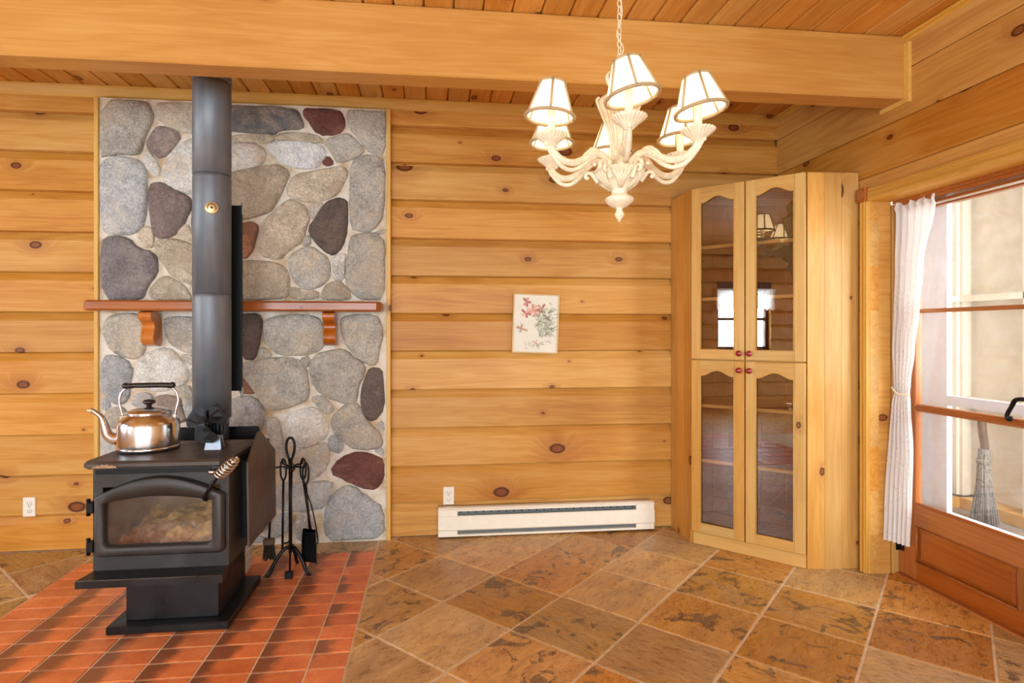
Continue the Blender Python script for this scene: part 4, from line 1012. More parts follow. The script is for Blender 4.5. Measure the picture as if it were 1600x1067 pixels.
part('heat_sink', fin, M['black'], sf)
hub = fp + Vector((-.018, -.040, .118))
part('motor', MB().tube([hub + Vector((0, .005, 0)), hub + Vector((0, .045, 0))], .017, 14).ball(hub, .009, n=8), M['black'], sf)
def blade(a0):
    q = []
    for r_, w_ in ((.010, .25), (.036, .62), (.064, .78), (.082, .64), (.088, .3)): q.append((r_, w_))
    lo = [(r_, -w_) for r_, w_ in q]; pts = lo + [(r_, w_) for r_, w_ in q[::-1]]
    m = MB(); top = []; bot = []
    for r_, w_ in pts:
        a = a0 + w_; z = -.010 * w_ / .8
        p = hub + Vector((r_ * math.cos(a), z - .006, r_ * math.sin(a))); top.append(p); bot.append(p + Vector((0, .0016, 0)))
    n = len(pts); m.add(top + bot, [list(range(n)), list(range(n, 2 * n))[::-1]] + [[i, (i + 1) % n, n + (i + 1) % n, n + i] for i in range(n)]); return m
for a in (R(150), R(35), R(268)): part('blade', blade(a), M['black'], sf)

# ------------------------------------------------------------------ kettle
kp = Vector((-1.249, 2.727, zt + .032))
ke = thing('kettle', kp, 'large polished steel kettle with black-gripped bail handle on the stove top', 'kettle')
part('body', MB().lathe([(.0, .0), (.104, .0), (.114, .004), (.120, .014), (.122, .03), (.122, .112), (.119, .124), (.112, .136), (.098, .150), (.086, .160), (.082, .163), (.0, .163)], kp, 56), M['steel'], ke)
part('base_band', MB().lathe([(.1172, .005), (.1228, .009), (.1230, .017), (.1212, .021)], kp, 56), M['steel'], ke)
lid = part('lid', MB().lathe([(.085, .160), (.088, .163), (.087, .168), (.074, .176), (.052, .184), (.025, .189), (.0, .190)], kp, 48), M['steel'], ke)
part('lid_knob', MB().lathe([(.012, .187), (.010, .196), (.014, .200), (.024, .205), (.026, .212), (.022, .219), (.0, .222)], kp, 20), M['bakelite'], lid)
kx = Vector((-.985, -.10, 0)).normalized()             # towards the spout
K = lambda a, z, s=0: kp + kx * a + Vector((kx.y, -kx.x, 0)) * s + Vector((0, 0, z))
part('spout', MB().tube(bez([K(.098, .055), (K(.136, .052)), K(.164, .072), K(.176, .112), K(.190, .150), K(.230, .184)], 7), [.030 - .0215 * min(1, k / 33) for k in range(36)], 16), M['steel'], ke)
part('spout_tip', MB().tube([K(.221, .176), K(.242, .179)], [.011, .008], 12), M['brass'], ke)
for s_ in (1, -1):
    b = MB().tube(bez([K(s_ * .102, .136), K(s_ * .108, .165), K(s_ * .118, .210), K(s_ * .110, .252), K(s_ * .086, .280)], 8), .0052, 8)
    part('bail', b, M['steel'], ke)
    part('bail_ear', MB().cbox(*sum([[v - .011, v + .011] for v in K(s_ * .104, .144)], []), .003), M['steel'], ke)
part('grip', MB().tube([K(.094, .278), K(.090, .281), K(.055, .284), K(-.055, .284), K(-.090, .281), K(-.094, .278)], [.008, .013, .0115, .0115, .013, .008], 14), M['bakelite'], ke)
part('grip_cap', MB().ball(K(.094, .283), .0145, n=10).ball(K(-.094, .283), .0145, n=10), M['bakelite'], ke)

# ------------------------------------------------------------------ fireplace tools
tb = Vector((-.747, 3.17, .005))
ts = thing('tool_stand', tb, 'black wrought iron tool stand with loop top beside the stove', 'stand')
T = lambda x, y, z: tb + Vector((x, y, z - .005))
part('post', MB().tube([T(0, 0, .11), T(0, 0, .61)], .0095, 8), M['wrought'], ts)
lp = [T(0, 0, .60)] + [T(.020 * math.sin(2 * math.pi * k / 20), 0, .66 - .055 * math.cos(2 * math.pi * k / 20) * (1 + .0 * k)) for k in range(21)]
part('loop_handle', MB().tube(bez([T(-.004, 0, .58), T(-.006, 0, .60), T(-.019, 0, .645), T(-.021, 0, .685), T(-.012, 0, .712), T(0, 0, .718), T(.012, 0, .712), T(.021, 0, .685), T(.019, 0, .645), T(.006, 0, .60), T(.004, 0, .58)], 5), .0068, 8), M['wrought'], ts)
for a in (R(205), R(335), R(85)):
    d = Vector((math.cos(a), math.sin(a), 0))
    part('leg', MB().tube(bez([T(0, 0, .135), tb + d * .03 + Vector((0, 0, .13)), tb + d * .075 + Vector((0, 0, .075)), tb + d * .105 + Vector((0, 0, .012)), tb + d * .125 + Vector((0, 0, .007))], 5), [.010] * 14 + [.008] * 7, 8), M['wrought'], ts)
for dx, dy in ((-.075, -.02), (.075, -.03), (.045, .06), (-.05, .06)):
    part('hook_arm', MB().tube(bez([T(0, 0, .555), T(dx * .5, dy * .5, .568), T(dx, dy, .566), T(dx * 1.12, dy * 1.12, .58)], 5), .005, 8).ball(T(dx * 1.15, dy * 1.15, .588), .0075, n=8), M['wrought'], ts)
def hang(name, x, y, label, zl, lean=(0, 0)):
    t = thing(name, T(x, y, .58), label, {'poker': 'poker', 'ash_shovel': 'shovel', 'hearth_brush': 'brush', 'fire_tongs': 'tongs'}[name], 'hearth tools on the black stand')
    lx, ly = lean
    P = lambda s, z, sx=0: T(x + lx * s + sx, y + ly * s, z)
    part('loop_handle', MB().tube(bez([P(0, .475), P(0, .50, -.012), P(0, .56, -.014), P(0, .592), P(0, .56, .014), P(0, .50, .012), P(0, .475)], 5), .0052, 8), M['wrought'], t)
    part('rod', MB().tube([P(0, .48), P(.5, (.48 + zl) / 2), P(1, zl)], .0062, 8), M['wrought'], t)
    return t, P
t, P = hang('hearth_brush', -.088, -.028, 'black hearth brush with a brown block hanging nearest the stove shield', .19, (-.012, -.006))
part('brush_block', MB().cbox(*sum([[v - q, v + q] for v, q in zip(P(1, .185), (.028, .016, .018))], []), .006), M['brushwood'], t)
bb = MB()
c0 = P(1, .17)
for k in range(60):
    ax_, ay_ = random.uniform(-.024, .024), random.uniform(-.012, .012)
    bb.tube([c0 + Vector((ax_, ay_, 0)), c0 + Vector((ax_ * 1.3, ay_ * 1.4, -.075 + random.uniform(-.008, .008)))], .0025, 4)
tag(part('bristles', bb, M['bristle'], t), kind='stuff')
t, P = hang('poker', -.052, .064, 'black poker with a small side hook behind the hearth brush', .10, (.0, -.02))
part('hook', MB().tube(bez([P(1, .15), P(1, .145, .02), P(1, .155, .034), P(1, .175, .036)], 5), [.005] * 12 + [.003] * 4, 8), M['wrought'], t)
t, P = hang('ash_shovel', .086, -.034, 'black ash shovel with a deep pan hanging right of the stand post', .24, (.018, .01))
pan_ = MB(); c0 = P(1, .15)
o = [(-.042, .085), (.042, .085), (.048, .03), (.05, -.09), (-.05, -.09), (-.048, .03)]
pan_.prism(o, .010, .013, lambda a, b, d: (c0.x + a * .82 - .004, c0.y + d - a * .35, c0.z + b))
for i in (0, 1, 2, 4, 5):
    if i == 3: continue
    a, b = o[i], o[(i + 1) % 6]
    q = [(c0.x + p[0] * .82 - .004, c0.y - p[0] * .35, c0.z + p[1]) for p in (a, b)]
    pan_.add([Vector(q[0]) + Vector((0, .011, 0)), Vector(q[1]) + Vector((0, .011, 0)), Vector(q[1]) + Vector((.004, -.028, 0)), Vector(q[0]) + Vector((.004, -.028, 0)),
              Vector(q[0]) + Vector((.002, .013, 0)), Vector(q[1]) + Vector((.002, .013, 0)), Vector(q[1]) + Vector((.006, -.028, 0)), Vector(q[0]) + Vector((.006, -.028, 0))],
             [(0, 1, 2, 3), (7, 6, 5, 4), (0, 4, 5, 1), (2, 6, 7, 3), (1, 5, 6, 2), (3, 7, 4, 0)])
part('pan', pan_, M['black'], t)
t, P = hang('fire_tongs', .050, .070, 'thin black fire tongs hanging at the back of the stand', .14, (.05, .0))
part('arm', MB().tube(bez([P(.1, .44), P(.5, .33, .02), P(1, .15, .028), P(1, .13, .018)], 6), .0036, 6), M['wrought'], t)
t = thing('coal_rake', T(.012, -.07, 0), 'slim black coal rake with a flat foot standing before the stand post', 'rake', 'hearth tools on the black stand')
part('rod', MB().tube([T(.010, -.012, .55), T(.010, -.03, .40), T(.012, -.066, .03)], .0052, 8), M['wrought'], t)
part('loop_handle', MB().tube(bez([T(.010, -.012, .54), T(-.004, -.012, .56), T(0.01, -.012, .585), T(.024, -.012, .56), T(.010, -.012, .54)], 5), .0045, 8), M['wrought'], t)
part('foot', MB().cbox(*[v for q, w_ in zip(T(.010, -.072, .022), (.020, .012, .018)) for v in (q - w_, q + w_)], .002), M['wrought'], t)

# pale woven basket behind the stove
bp_ = Vector((-1.045, 3.19, .005))
bk = thing('basket', bp_, 'pale woven basket mostly hidden behind the stove pedestal', 'basket')
part('weave', MB().lathe([(.0, 0), (.075, 0), (.078, .005), (.096, .17), (.090, .17), (.072, .012), (.0, .012)], bp_, 48, flute=.018, nf=24), M['wicker'], bk)
part('rim', MB().tube([bp_ + Vector((.094 * math.cos(2 * math.pi * k / 32), .094 * math.sin(2 * math.pi * k / 32), .172)) for k in range(33)], .006, 6), M['wicker'], bk)
wv = MB()
for j in range(6):
    z = .025 + .025 * j; r_ = .080 + .0175 * z / .17
    wv.tube([bp_ + Vector(((r_ + .003 * math.sin(12 * 2 * math.pi * k / 96 + j * math.pi)) * math.cos(2 * math.pi * k / 96), (r_ + .003 * math.sin(12 * 2 * math.pi * k / 96 + j * math.pi)) * math.sin(2 * math.pi * k / 96), z)) for k in range(97)], .004, 4)
tag(part('strands', wv, M['wicker'], bk), kind='stuff')

# ------------------------------------------------------------------ baseboard heater
h0, h1, hf = .035, 1.418, 3.585
hb = thing('baseboard_heater', ((h0 + h1) / 2, 3.62, .006), 'long low cream electric baseboard heater along the back wall', 'heater')
part('back_plate', MB().box(h0 + .002, h1 - .002, 3.640, 3.648, .008, .188), M['slotgrey'], hb)
hood = [(3.648, .188), (3.600, .188), (hf, .176), (hf, .168), (3.592, .168), (3.604, .182), (3.648, .182)]
part('hood', MB().prism(hood, h0, h1, lambda a, b, d: (d, a, b)), M['cream'], hb)
fpn = [(hf + .006, .140), (hf, .134), (hf - .004, .056), (hf + .004, .048), (hf + .010, .056), (hf + .012, .134)]
part('front_panel', MB().prism(fpn, h0, h1, lambda a, b, d: (d, a, b)), M['cream'], hb)
part('foot_panel', MB().prism([(hf + .002, .012), (hf + .002, .024), (3.648, .024), (3.648, .012)], h0, h1, lambda a, b, d: (d, a, b)), M['cream'], hb)
for a, b in ((h0, h0 + .12), (h1 - .12, h1)):
    part('end_cap', MB().prism([(3.648, .012), (hf + .006, .012), (hf + .006, .176), (3.600, .186), (3.648, .186)], a + .001, b - .001, lambda p, q, d: (d, p, q)), M['cream'], hb)
sl = MB().box(h0 + .1, h1 - .1, 3.612, 3.616, .136, .184).box(h0 + .1, h1 - .1, 3.606, 3.612, .024, .056)
part('slot_plate', sl, M['slotgrey'], hb)
dots = MB()
for k in range(24):
    x = h0 + .14 + (h1 - h0 - .28) * k / 23
    dots.box(x - .004, x + .004, 3.6108, 3.6122, .150, .158)
tag(part('vent_holes', dots, M['darkhole'], hb), kind='stuff')

# ------------------------------------------------------------------ outlets
def outlet(cx, cz, label):
    o = thing('wall_outlet', (cx, YB, cz), label, 'outlet', 'white duplex outlets on the back wall')
    y = YB + .0
    part('cover_plate', MB().cbox(cx - .034, cx + .034, y - .006, y + .002, cz - .056, cz + .056, .003), M['plate'], o)
    for dz in (.021, -.021):
        part('socket', MB().lathe([(.0165, 0), (.0165, .002), (.0155, .003), (0, .003)], (cx, y - .006, cz + dz), 20, axis=Matrix.Rotation(R(90), 3, 'X')), M['plate'], o)
        part('slot', MB().box(cx - .0075, cx - .0055, y - .0096, y - .008, cz + dz, cz + dz + .008).box(cx + .0055, cx + .0075, y - .0096, y - .008, cz + dz, cz + dz + .007).box(cx - .002, cx + .002, y - .0096, y - .008, cz + dz - .009, cz + dz - .005), M['darkhole'], o)
    part('screw', MB().ball((cx, y - .006, cz), .003, n=8), M['alu'], o)
outlet(.101, .250, 'white duplex outlet above the left end of the baseboard heater')
outlet(-2.326, .262, 'white duplex outlet on the log wall left of the stove')

# ------------------------------------------------------------------ framed flower print
pc_ = Vector((.652, YB - .016, 1.330))
pf = thing('framed_print', pc_, 'small framed flower and butterfly print hanging crooked on the log wall', 'picture')
w2, h2 = .148, .188
part('backing', MB().box(pc_.x - w2 + .004, pc_.x + w2 - .004, pc_.y - .002, pc_.y + .006, pc_.z - h2 + .004, pc_.z + h2 - .004), M['paper'], pf)
for q in ((-w2, w2, h2 - .008, h2), (-w2, w2, -h2, -h2 + .008), (-w2, -w2 + .008, -h2 + .008, h2 - .008), (w2 - .008, w2, -h2 + .008, h2 - .008)):
    part('frame_bar', MB().cbox(pc_.x + q[0], pc_.x + q[1], pc_.y - .010, pc_.y + .009, pc_.z + q[2], pc_.z + q[3], .002), M['frame'], pf)
def ink(pts, nm, lay, bucket):
    o = bucket
    n = len(pts); y = pc_.y - .0022 - .00003 * lay
    o.setdefault(nm, MB()).add([(pc_.x + a, y, pc_.z + b) for a, b in pts], [list(range(n))])
def petal(cx, cz, L, Wd, ang, n=10):
    p = []
    for k in range(n):
        t = 2 * math.pi * k / n; a = L / 2 + L / 2 * math.cos(t); b = Wd / 2 * math.sin(t) * (.75 + .25 * math.cos(t))
        p.append((cx + a * math.cos(ang) - b * math.sin(ang), cz + a * math.sin(ang) + b * math.cos(ang)))
    return p
B = {}; rnd = random.Random(3); GS = 1.35
U = lambda px, py: ((px - 475) / 985 * 120 * .00409, -((py - 540) / 985 * 120) * .00409)   # layout units of the print, metres
lay = 0
for cx, cy, L, k, cols_ in ((350, 270, .026, 5, ('ink_rose', 'ink_pink')), (430, 370, .030, 7, ('ink_pink', 'ink_pale')), (545, 350, .026, 6, ('ink_pink', 'ink_rose')), (345, 410, .024, 5, ('ink_rose', 'ink_pale')), (470, 410, .02, 5, ('ink_pale', 'ink_pink'))):
    x, z = U(cx, cy)
    for j in range(k): lay += 1; ink(petal(x, z, GS * L * rnd.uniform(.8, 1.15), GS * L * .62, 2 * math.pi * j / k + rnd.uniform(-.3, .3)), cols_[j % 2], lay, B)
for j in range(105):
    x, z = U(min(680, rnd.gauss(600, 60)), rnd.gauss(500, 85)); lay += 1
    ink(petal(x, z, rnd.uniform(.022, .05), rnd.uniform(.006, .016), rnd.uniform(0, 6.28)), rnd.choice(('ink_green', 'ink_sage', 'ink_sage', 'ink_green', 'ink_sage', 'ink_dark')) if j > 50 else 'ink_sage', lay, B)
for j in range(18):
    x, z = U(rnd.gauss(600, 50), rnd.gauss(640, 40)); lay += 1
    ink(petal(x, z, rnd.uniform(.02, .045), .004, rnd.uniform(3.4, 6.0)), rnd.choice(('ink_green', 'ink_dark')), lay, B)
for j in range(22):
    x, z = U(rnd.gauss(460, 90), rnd.gauss(810, 25)); lay += 1
    ink(petal(x, z, rnd.uniform(.01, .026), rnd.uniform(.004, .010), rnd.uniform(0, 6.28)), rnd.choice(('ink_pale', 'ink_sage', 'ink_pink', 'ink_sage', 'ink_dark')), lay, B)
x, z = U(560, 785)
for j in range(6): lay += 1; ink(petal(x, z, .011, .007, j * 1.047), 'ink_dark' if j % 2 else 'ink_sage', lay, B)
lay += 1; ink(petal(x - .006, z, .012, .012, 0), 'paper', lay, B)
# butterfly
x, z = U(290, 605)
for L, Wd, a, nm in ((.034, .022, R(165), 'ink_pink'), (.046, .018, R(-18), 'ink_ochre'), (.03, .02, R(255), 'ink_sage'), (.026, .014, R(78), 'ink_ochre')):
    lay += 1; ink(petal(x, z, L, Wd, a), nm, lay, B)
lay += 1; ink(petal(x + .002, z + .022, .045, .005, R(265)), 'ink_dark', lay, B)
for a in (R(120), R(65)): lay += 1; ink(petal(x + .001, z + .02, .016, .002, a), 'ink_dark', lay, B)
prt = MB(); mats = []
for i, (nm, m_) in enumerate(B.items()):
    prt.add(m_.v, m_.f, i); mats.append(M[nm])
tag(part('printed_flowers', prt, mats, pf), kind='stuff')
pf.rotation_euler = (R(1.5), R(1.8), 0)
# ------------------------------------------------------------------ corner cabinet
CA, CB = Vector((1.562, 3.356, 0)), Vector((2.003, 2.916, 0))
ce = (CB - CA).normalized(); cn = Vector((ce.y, -ce.x, 0))
if cn.y > 0: cn = -cn
CW = (CB - CA).length; CH = 2.142
cab = thing('corner_cabinet', (2.0, 3.3, 0), 'tall pine corner cabinet with four arched glass doors and red knobs', 'cabinet')
FP = lambda s, d, z: CA + ce * s + cn * d + Vector((0, 0, z))
for k in range(3):
    y = 3.356 + .003 + .0965 * (k + .5)
    board('side_board', cab, (1.564, y, .0), (1.564, y, CH - .004), .0962, .018, (0, 1, 0), M['cab'], .0008)
    x = 2.006 + .0945 * (k + .5)
    yy = 2.919 - .006 * (k + .5)
    board('side_board', cab, (x, yy, .0), (x, yy, CH - .004), .0942, .018, (1, -.06, 0), M['cab'], .0008)
pent = [(1.580, 3.352), (2.000, 2.934), (2.284, 2.924), (2.284, 3.64), (1.580, 3.64)]
def pent_slab(z0, z1, g=0.0, front=0.0):
    q = [(a, b) for a, b in pent]
    q[0] = (q[0][0] + .012 + front, q[0][1] + .0 + front); q[1] = (q[1][0] + front, q[1][1] + front)
    return MB().prism(q, z0, z1, lambda a, b, d: (a, b, d))
part('top', pent_slab(CH - .022, CH - .004), M['cab'], cab)
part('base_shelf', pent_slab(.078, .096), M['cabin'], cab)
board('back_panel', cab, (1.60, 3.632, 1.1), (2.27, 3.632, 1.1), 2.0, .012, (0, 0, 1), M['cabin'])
for k in range(6):
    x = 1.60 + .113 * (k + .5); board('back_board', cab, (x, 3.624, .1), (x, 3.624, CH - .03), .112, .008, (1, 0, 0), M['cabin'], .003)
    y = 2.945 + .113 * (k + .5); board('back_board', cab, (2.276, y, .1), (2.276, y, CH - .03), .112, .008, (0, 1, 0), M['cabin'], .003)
for z in (.505, .835, 1.475, 1.785):
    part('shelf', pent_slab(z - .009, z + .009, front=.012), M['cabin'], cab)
    board('shelf_edge', cab, FP(.03, -.020, z), FP(CW - .03, -.020, z), .019, .006, (0, 0, 1), M['cabdoor'], .001)
board('divider_rail', cab, FP(.01, -.012, 1.113), FP(CW - .01, -.012, 1.113), .05, .018, (0, 0, 1), M['cabdoor'])
board('kick_board', cab, FP(.008, -.004, .038), FP(CW - .002, -.004, .038), .074, .016, (0, 0, 1), M['cabdoor'])
def cab_door(s0, s1, z0, z1, knob_s, knob_z):
    th, sw_, yo = .019, .055, .010
    c = FP((s0 + s1) / 2, yo, (z0 + z1) / 2); hw, hh = (s1 - s0) / 2, (z1 - z0) / 2
    fm = frame_mat(c, (0, 0, 1), ce)                      # local x up, z along the front
    m = MB().cbox(-hh, hh, -th / 2, th / 2, -hw, -hw + sw_, .003).cbox(-hh, hh, -th / 2, th / 2, hw - sw_, hw, .003)
    d = link('cabinet_door', m.mesh('cabinet_door', M['cabdoor']), cab, fm)
    def sub(name, mesh, mat_world):
        o = bpy.data.objects.new(name, mesh); COL.objects.link(o); o.parent = d
        o.matrix_local = fm.inverted() @ mat_world; return o
    def rail(poly, name):
        fr_ = frame_mat(c, ce, (0, 0, 1))
        m = MB().prism(poly, -th / 2 + .0005, th / 2 - .0005, lambda a, b, q: (a, q, b)); return sub(name, m.mesh(name, M['cabdoor']), fr_)
    a = hw - sw_ + .001
    n = 20
    curve = [(-a + 2 * a * i / n, hh - .090 + .034 * math.sin(math.pi * i / n) ** 2) for i in range(n + 1)]
    rail([(a, hh - .0015), (-a, hh - .0015)] + curve, 'arched_rail')
    rail([(-a, -hh + .0015), (a, -hh + .0015), (a, -hh + .056), (-a, -hh + .056)], 'bottom_rail')
    # small bead round the glass
    fr_ = frame_mat(c, ce, (0, 0, 1)); b = MB()
    a2 = a - .003
    path = [Vector((-a2, -th / 2 + .003, -hh + .058))] + [Vector((p * (a2 / a), -th / 2 + .003, q - .002)) for p, q in curve] + [Vector((a2, -th / 2 + .003, -hh + .058)), Vector((-a2, -th / 2 + .003, -hh + .058))]
    b.tube(path, .0036, 6)
    sub('glass_bead', b.mesh('glass_bead', M['cabdoor']), fr_)
    g = MB().box(-a - .005, a + .005, .002, .005, -hh + .05, hh - .05)
    sub('glass_pane', g.mesh('glass_pane', M['cabglass']), fr_)
    kc = FP(knob_s, yo + th / 2, knob_z); axk = Matrix((ce, Vector((0, 0, 1)), cn)).transposed()
    if axk.determinant() < 0: axk = Matrix((-ce, Vector((0, 0, 1)), cn)).transposed()
    kb = MB().lathe([(.007, -.001), (.006, .006), (.008, .010), (.0155, .014), (.0175, .020), (.0155, .026), (.009, .030), (0, .031)], (0, 0, 0), 18, axis=axk)
    sub('knob', kb.mesh('knob', M['red']), Matrix.Translation(kc))
    return d
sm = CW / 2
cab_door(.003, sm - .003, .080, 1.110, sm - .028, 1.058)
cab_door(sm + .003, CW - .001, .080, 1.110, sm + .028, 1.058)
cab_door(.003, sm - .003, 1.117, 2.138, sm - .028, 1.155)
cab_door(sm + .003, CW - .001, 1.117, 2.138, sm + .028, 1.155)
# small dish on the third shelf
dp = FP(.53, -.075, .8445)
di = thing('glass_dish', dp, 'small silvery footed dish inside the lower right cabinet door', 'dish')
part('bowl', MB().lathe([(.0, .0), (.022, .0), (.020, .004), (.010, .010), (.012, .016), (.036, .026), (.048, .042), (.045, .042), (.032, .029), (.0, .020)], dp, 28), M['steel'], di)

# ------------------------------------------------------------------ chandelier
HC = Vector((.536, 1.622, 0)); HZ = 2.075
HCEIL = 2.3786                       # where the ceiling comes, before the fitting is set to its size
ch = thing('chandelier', (HC.x, HC.y, 1.596), 'antique white six-arm chandelier with small lit cream shades', 'chandelier')
CHS = 1.311; CHL = Vector((.703, 2.127, 1.694))   # size and place of the fitting
cv = -Vector((HC.x, HC.y, 0)).normalized(); rv = Vector((-cv.y, cv.x, 0))
if rv.x < 0: rv = -rv
HP = lambda r, phi, z: HC + (cv * math.cos(phi) + rv * math.sin(phi)) * r + Vector((0, 0, z))
prof = [(0, 1.596), (.003, 1.597), (.005, 1.603), (.011, 1.611), (.0145, 1.618), (.011, 1.626), (.008, 1.632), (.011, 1.637), (.024, 1.641), (.037, 1.652), (.0415, 1.660), (.039, 1.666), (.027, 1.672), (.022, 1.678), (.024, 1.690), (.044, 1.705), (.060, 1.722), (.070, 1.738), (.0745, 1.742), (.070, 1.746), (.046, 1.749), (.022, 1.754), (.018, 1.775)]
part('bowl', MB().lathe(prof, HC, 48), M['antique'], ch)
prof2 = [(.018, 1.774), (.023, 1.79), (.019, 1.81), (.021, 1.83), (.026, 1.85), (.033, 1.875), (.042, 1.90), (.052, 1.925), (.056, 1.944), (.048, 1.956), (.028, 1.968), (.019, 1.985), (.015, 2.01), (.021, 2.03), (.014, 2.045), (.006, 2.062), (0, 2.064)]
part('column', MB().lathe(prof2, HC, 48, flute=.10, nf=12), M['antique'], ch)
lf = MB()
for k in range(6):
    p0 = R(6 + 30) + k * R(60)
    lf.tube(bez([HP(.060, p0, 1.712), HP(.071, p0, 1.728), HP(.083, p0, 1.739), HP(.094, p0, 1.737), HP(.097, p0, 1.727), HP(.090, p0, 1.723)], 5), [.007] * 8 + [.0055] * 8 + [.0045] * 10, 8)
    lf.ball(HP(.091, p0, 1.725), .0055, n=8)
    for j in range(5):                                   # acanthus relief on the bowl
        a = p0 + R(30) + (j - 2) * .16
        lf.tube([HP(.028, p0 + R(30) + (j - 2) * .05, 1.690), HP(.050, a * .5 + (p0 + R(30)) * .5, 1.7075), HP(.0665, a, 1.728), HP(.070, a, 1.7365)], [.003, .0045, .005, .002], 6)
    lf.tube(bez([HP(.020, p0, 1.985), HP(.030, p0, 2.0), HP(.034, p0, 2.02), HP(.026, p0, 2.034)], 4), [.004, .006, .007, .007, .007, .007, .006, .006, .005, .004, .003, .002, .001], 6)
    lf.tube(bez([HP(.022, p0, 1.80), HP(.028, p0, 1.85), HP(.046, p0, 1.90), HP(.060, p0, 1.935), HP(.064, p0, 1.952), HP(.056, p0, 1.958)], 4), .0042, 6)
part('leaf_scrolls', lf, M['antique'], ch)
TILT = [10, 9, 2, -2, -1, -5]
PH0 = R(6)
for k in range(6):
    ph = PH0 + k * R(60)
    A_ = lambda r, z, s=0: HP(r, ph, z) + (-(cv * math.sin(ph)) + rv * math.cos(ph)) * s
    m = MB()
    spiral = []
    for j in range(16):
        a = R(-60) + R(30) * j; rr = .004 + .0012 * j
        spiral.append(A_(.054 - rr * math.cos(a) * 1.0, 1.757 + rr * math.sin(a)))
    main = spiral + bez([spiral[-1], A_(.062, 1.783), A_(.090, 1.781), A_(.120, 1.763), A_(.155, 1.749), A_(.190, 1.752), A_(.215, 1.770), A_(.2245, 1.788)], 6)[2:]
    nn = len(main)
    m.tube(main, [.0045 + .0055 * min(1, i / 20) if i < nn - 10 else .010 - .0025 * (i - nn + 10) / 10 for i in range(nn)], 10)
    # under leaf strand
    m.tube(bez([A_(.076, 1.778), A_(.100, 1.765), A_(.128, 1.742), A_(.160, 1.728), A_(.192, 1.735), A_(.218, 1.760), A_(.236, 1.784), A_(.240, 1.792)], 6), [.005] * 10 + [.0065] * 24 + [.005 - .0003 * q for q in range(9)], 8)
    m.ball(A_(.241, 1.790), .0065, n=8).ball(A_(.208, 1.789), .006, n=8)
    # upper curling leaf
    m.tube(bez([A_(.130, 1.760), A_(.112, 1.782), A_(.092, 1.795), A_(.074, 1.793), A_(.066, 1.783)], 6), [.0035] * 10 + [.0055] * 15, 8)
    for s in (.007, -.007):
        m.tube(bez([A_(.100, 1.776, s), A_(.140, 1.755, s), A_(.180, 1.748, s), A_(.212, 1.766, s * .8), A_(.224, 1.783, s * .5)], 5), .0045, 6)
    m.ball(A_(.112, 1.766), .006, n=8).ball(A_(.085, 1.752), .006, n=8)
    arm = part('arm', m, M['antique'], ch, HP(.03, ph, 1.757))
    cc = A_(.2245, 0)
    part('drip_cup', MB().lathe([(.004, 1.780), (.011, 1.786), (.022, 1.797), (.036, 1.808), (.043, 1.815), (.0435, 1.818), (.040, 1.8185), (.022, 1.812), (.0, 1.811)], cc, 96, flute=.05, nf=24), M['antique'], arm)
    part('candle_sleeve', MB().lathe([(.0105, 1.811), (.0105, 1.885), (.0, 1.885)], cc, 16), M['candle'], arm)
    part('bulb', MB().lathe([(.006, 1.885), (.010, 1.892), (.0145, 1.905), (.0135, 1.918), (.007, 1.935), (.0, 1.945)], cc, 14), M['bulb'], arm)
    # shade
    t_ = R(TILT[k]); rb, rt, hh = .0665, .0345, .094
    base = cc + Vector((0, 0, 1.864)); rot = Matrix.Rotation(-t_, 3, -cv)
    sh_ = MB().lathe([(rb, 0), (rt, hh), (rt - .0008, hh), (rb - .0008, 0)], (0, 0, 0), 36)
    sh_.f = [f for f in sh_.f if len(f) == 4]; sh_.mi = [0] * len(sh_.f); sh_.sm = [True] * len(sh_.f)
    P = lambda r, a, z: Vector((r * math.cos(a), r * math.sin(a), z))
    piv = Vector((0, 0, .05))
    xf = lambda v: base + rot @ (v - piv) + piv
    sh_.v = [xf(v) for v in sh_.v]
    so = part('lamp_shade', sh_, M['shade'], ch, base)
    tr_ = MB()
    for r_, z in ((rb, .002), (rt, hh - .001)):
        tr_.tube([xf(P(r_ + .0004, 2 * math.pi * i / 36, z)) for i in range(37)], .0050 if z < .05 else .0038, 6)
    for j in range(6):
        a = R(60) * j + .35
        tr_.tube([xf(P(rb + .0006, a, 0)), xf(P(rt + .0006, a, hh))], .0036, 6)
    part('shade_braid', tr_, M['shadetrim'], so)
    l = bpy.data.lights.new('bulb_light', 'POINT'); l.energy = 10; l.color = (1, .74, .44); l.shadow_soft_size = .016
    lo = bpy.data.objects.new('bulb_light', l); COL.objects.link(lo); lo.location = CHL + CHS * (cc + Vector((0, 0, 1.915)) - Vector((HC.x, HC.y, 1.596)))
# chain and canopy
pts = []
for k in range(25):
    a = 2 * math.pi * k / 24; pts.append((.0062 * math.cos(a), 0, .0115 * math.sin(a)))
cm = MB().tube(pts, .0014, 6).mesh('chain_link', M['antique'])
z = 2.070; k = 0
while z < HCEIL - .03:
    link('chain_link', cm, ch, Matrix.Translation((HC.x, HC.y, z)) @ Matrix.Rotation(R(20 + 90 * (k % 2)), 4, 'Z')); z += .0196; k += 1
part('ceiling_rose', MB().lathe([(0, HCEIL - .035), (.012, HCEIL - .035), (.03, HCEIL - .025), (.055, HCEIL - .012), (.06, HCEIL - .002), (0, HCEIL - .002)], HC, 32), M['antique'], ch)
part('cord', MB().tube(bez([(HC.x, HC.y, 2.06), (HC.x + .012, HC.y, 2.10), (HC.x - .006, HC.y + .004, 2.14), (HC.x + .008, HC.y, 2.2), (HC.x - .004, HC.y, 2.3), (HC.x, HC.y, HCEIL - .03)], 6), .0018, 6), M['antique'], ch)

ch.location = CHL; ch.scale = (CHS,) * 3

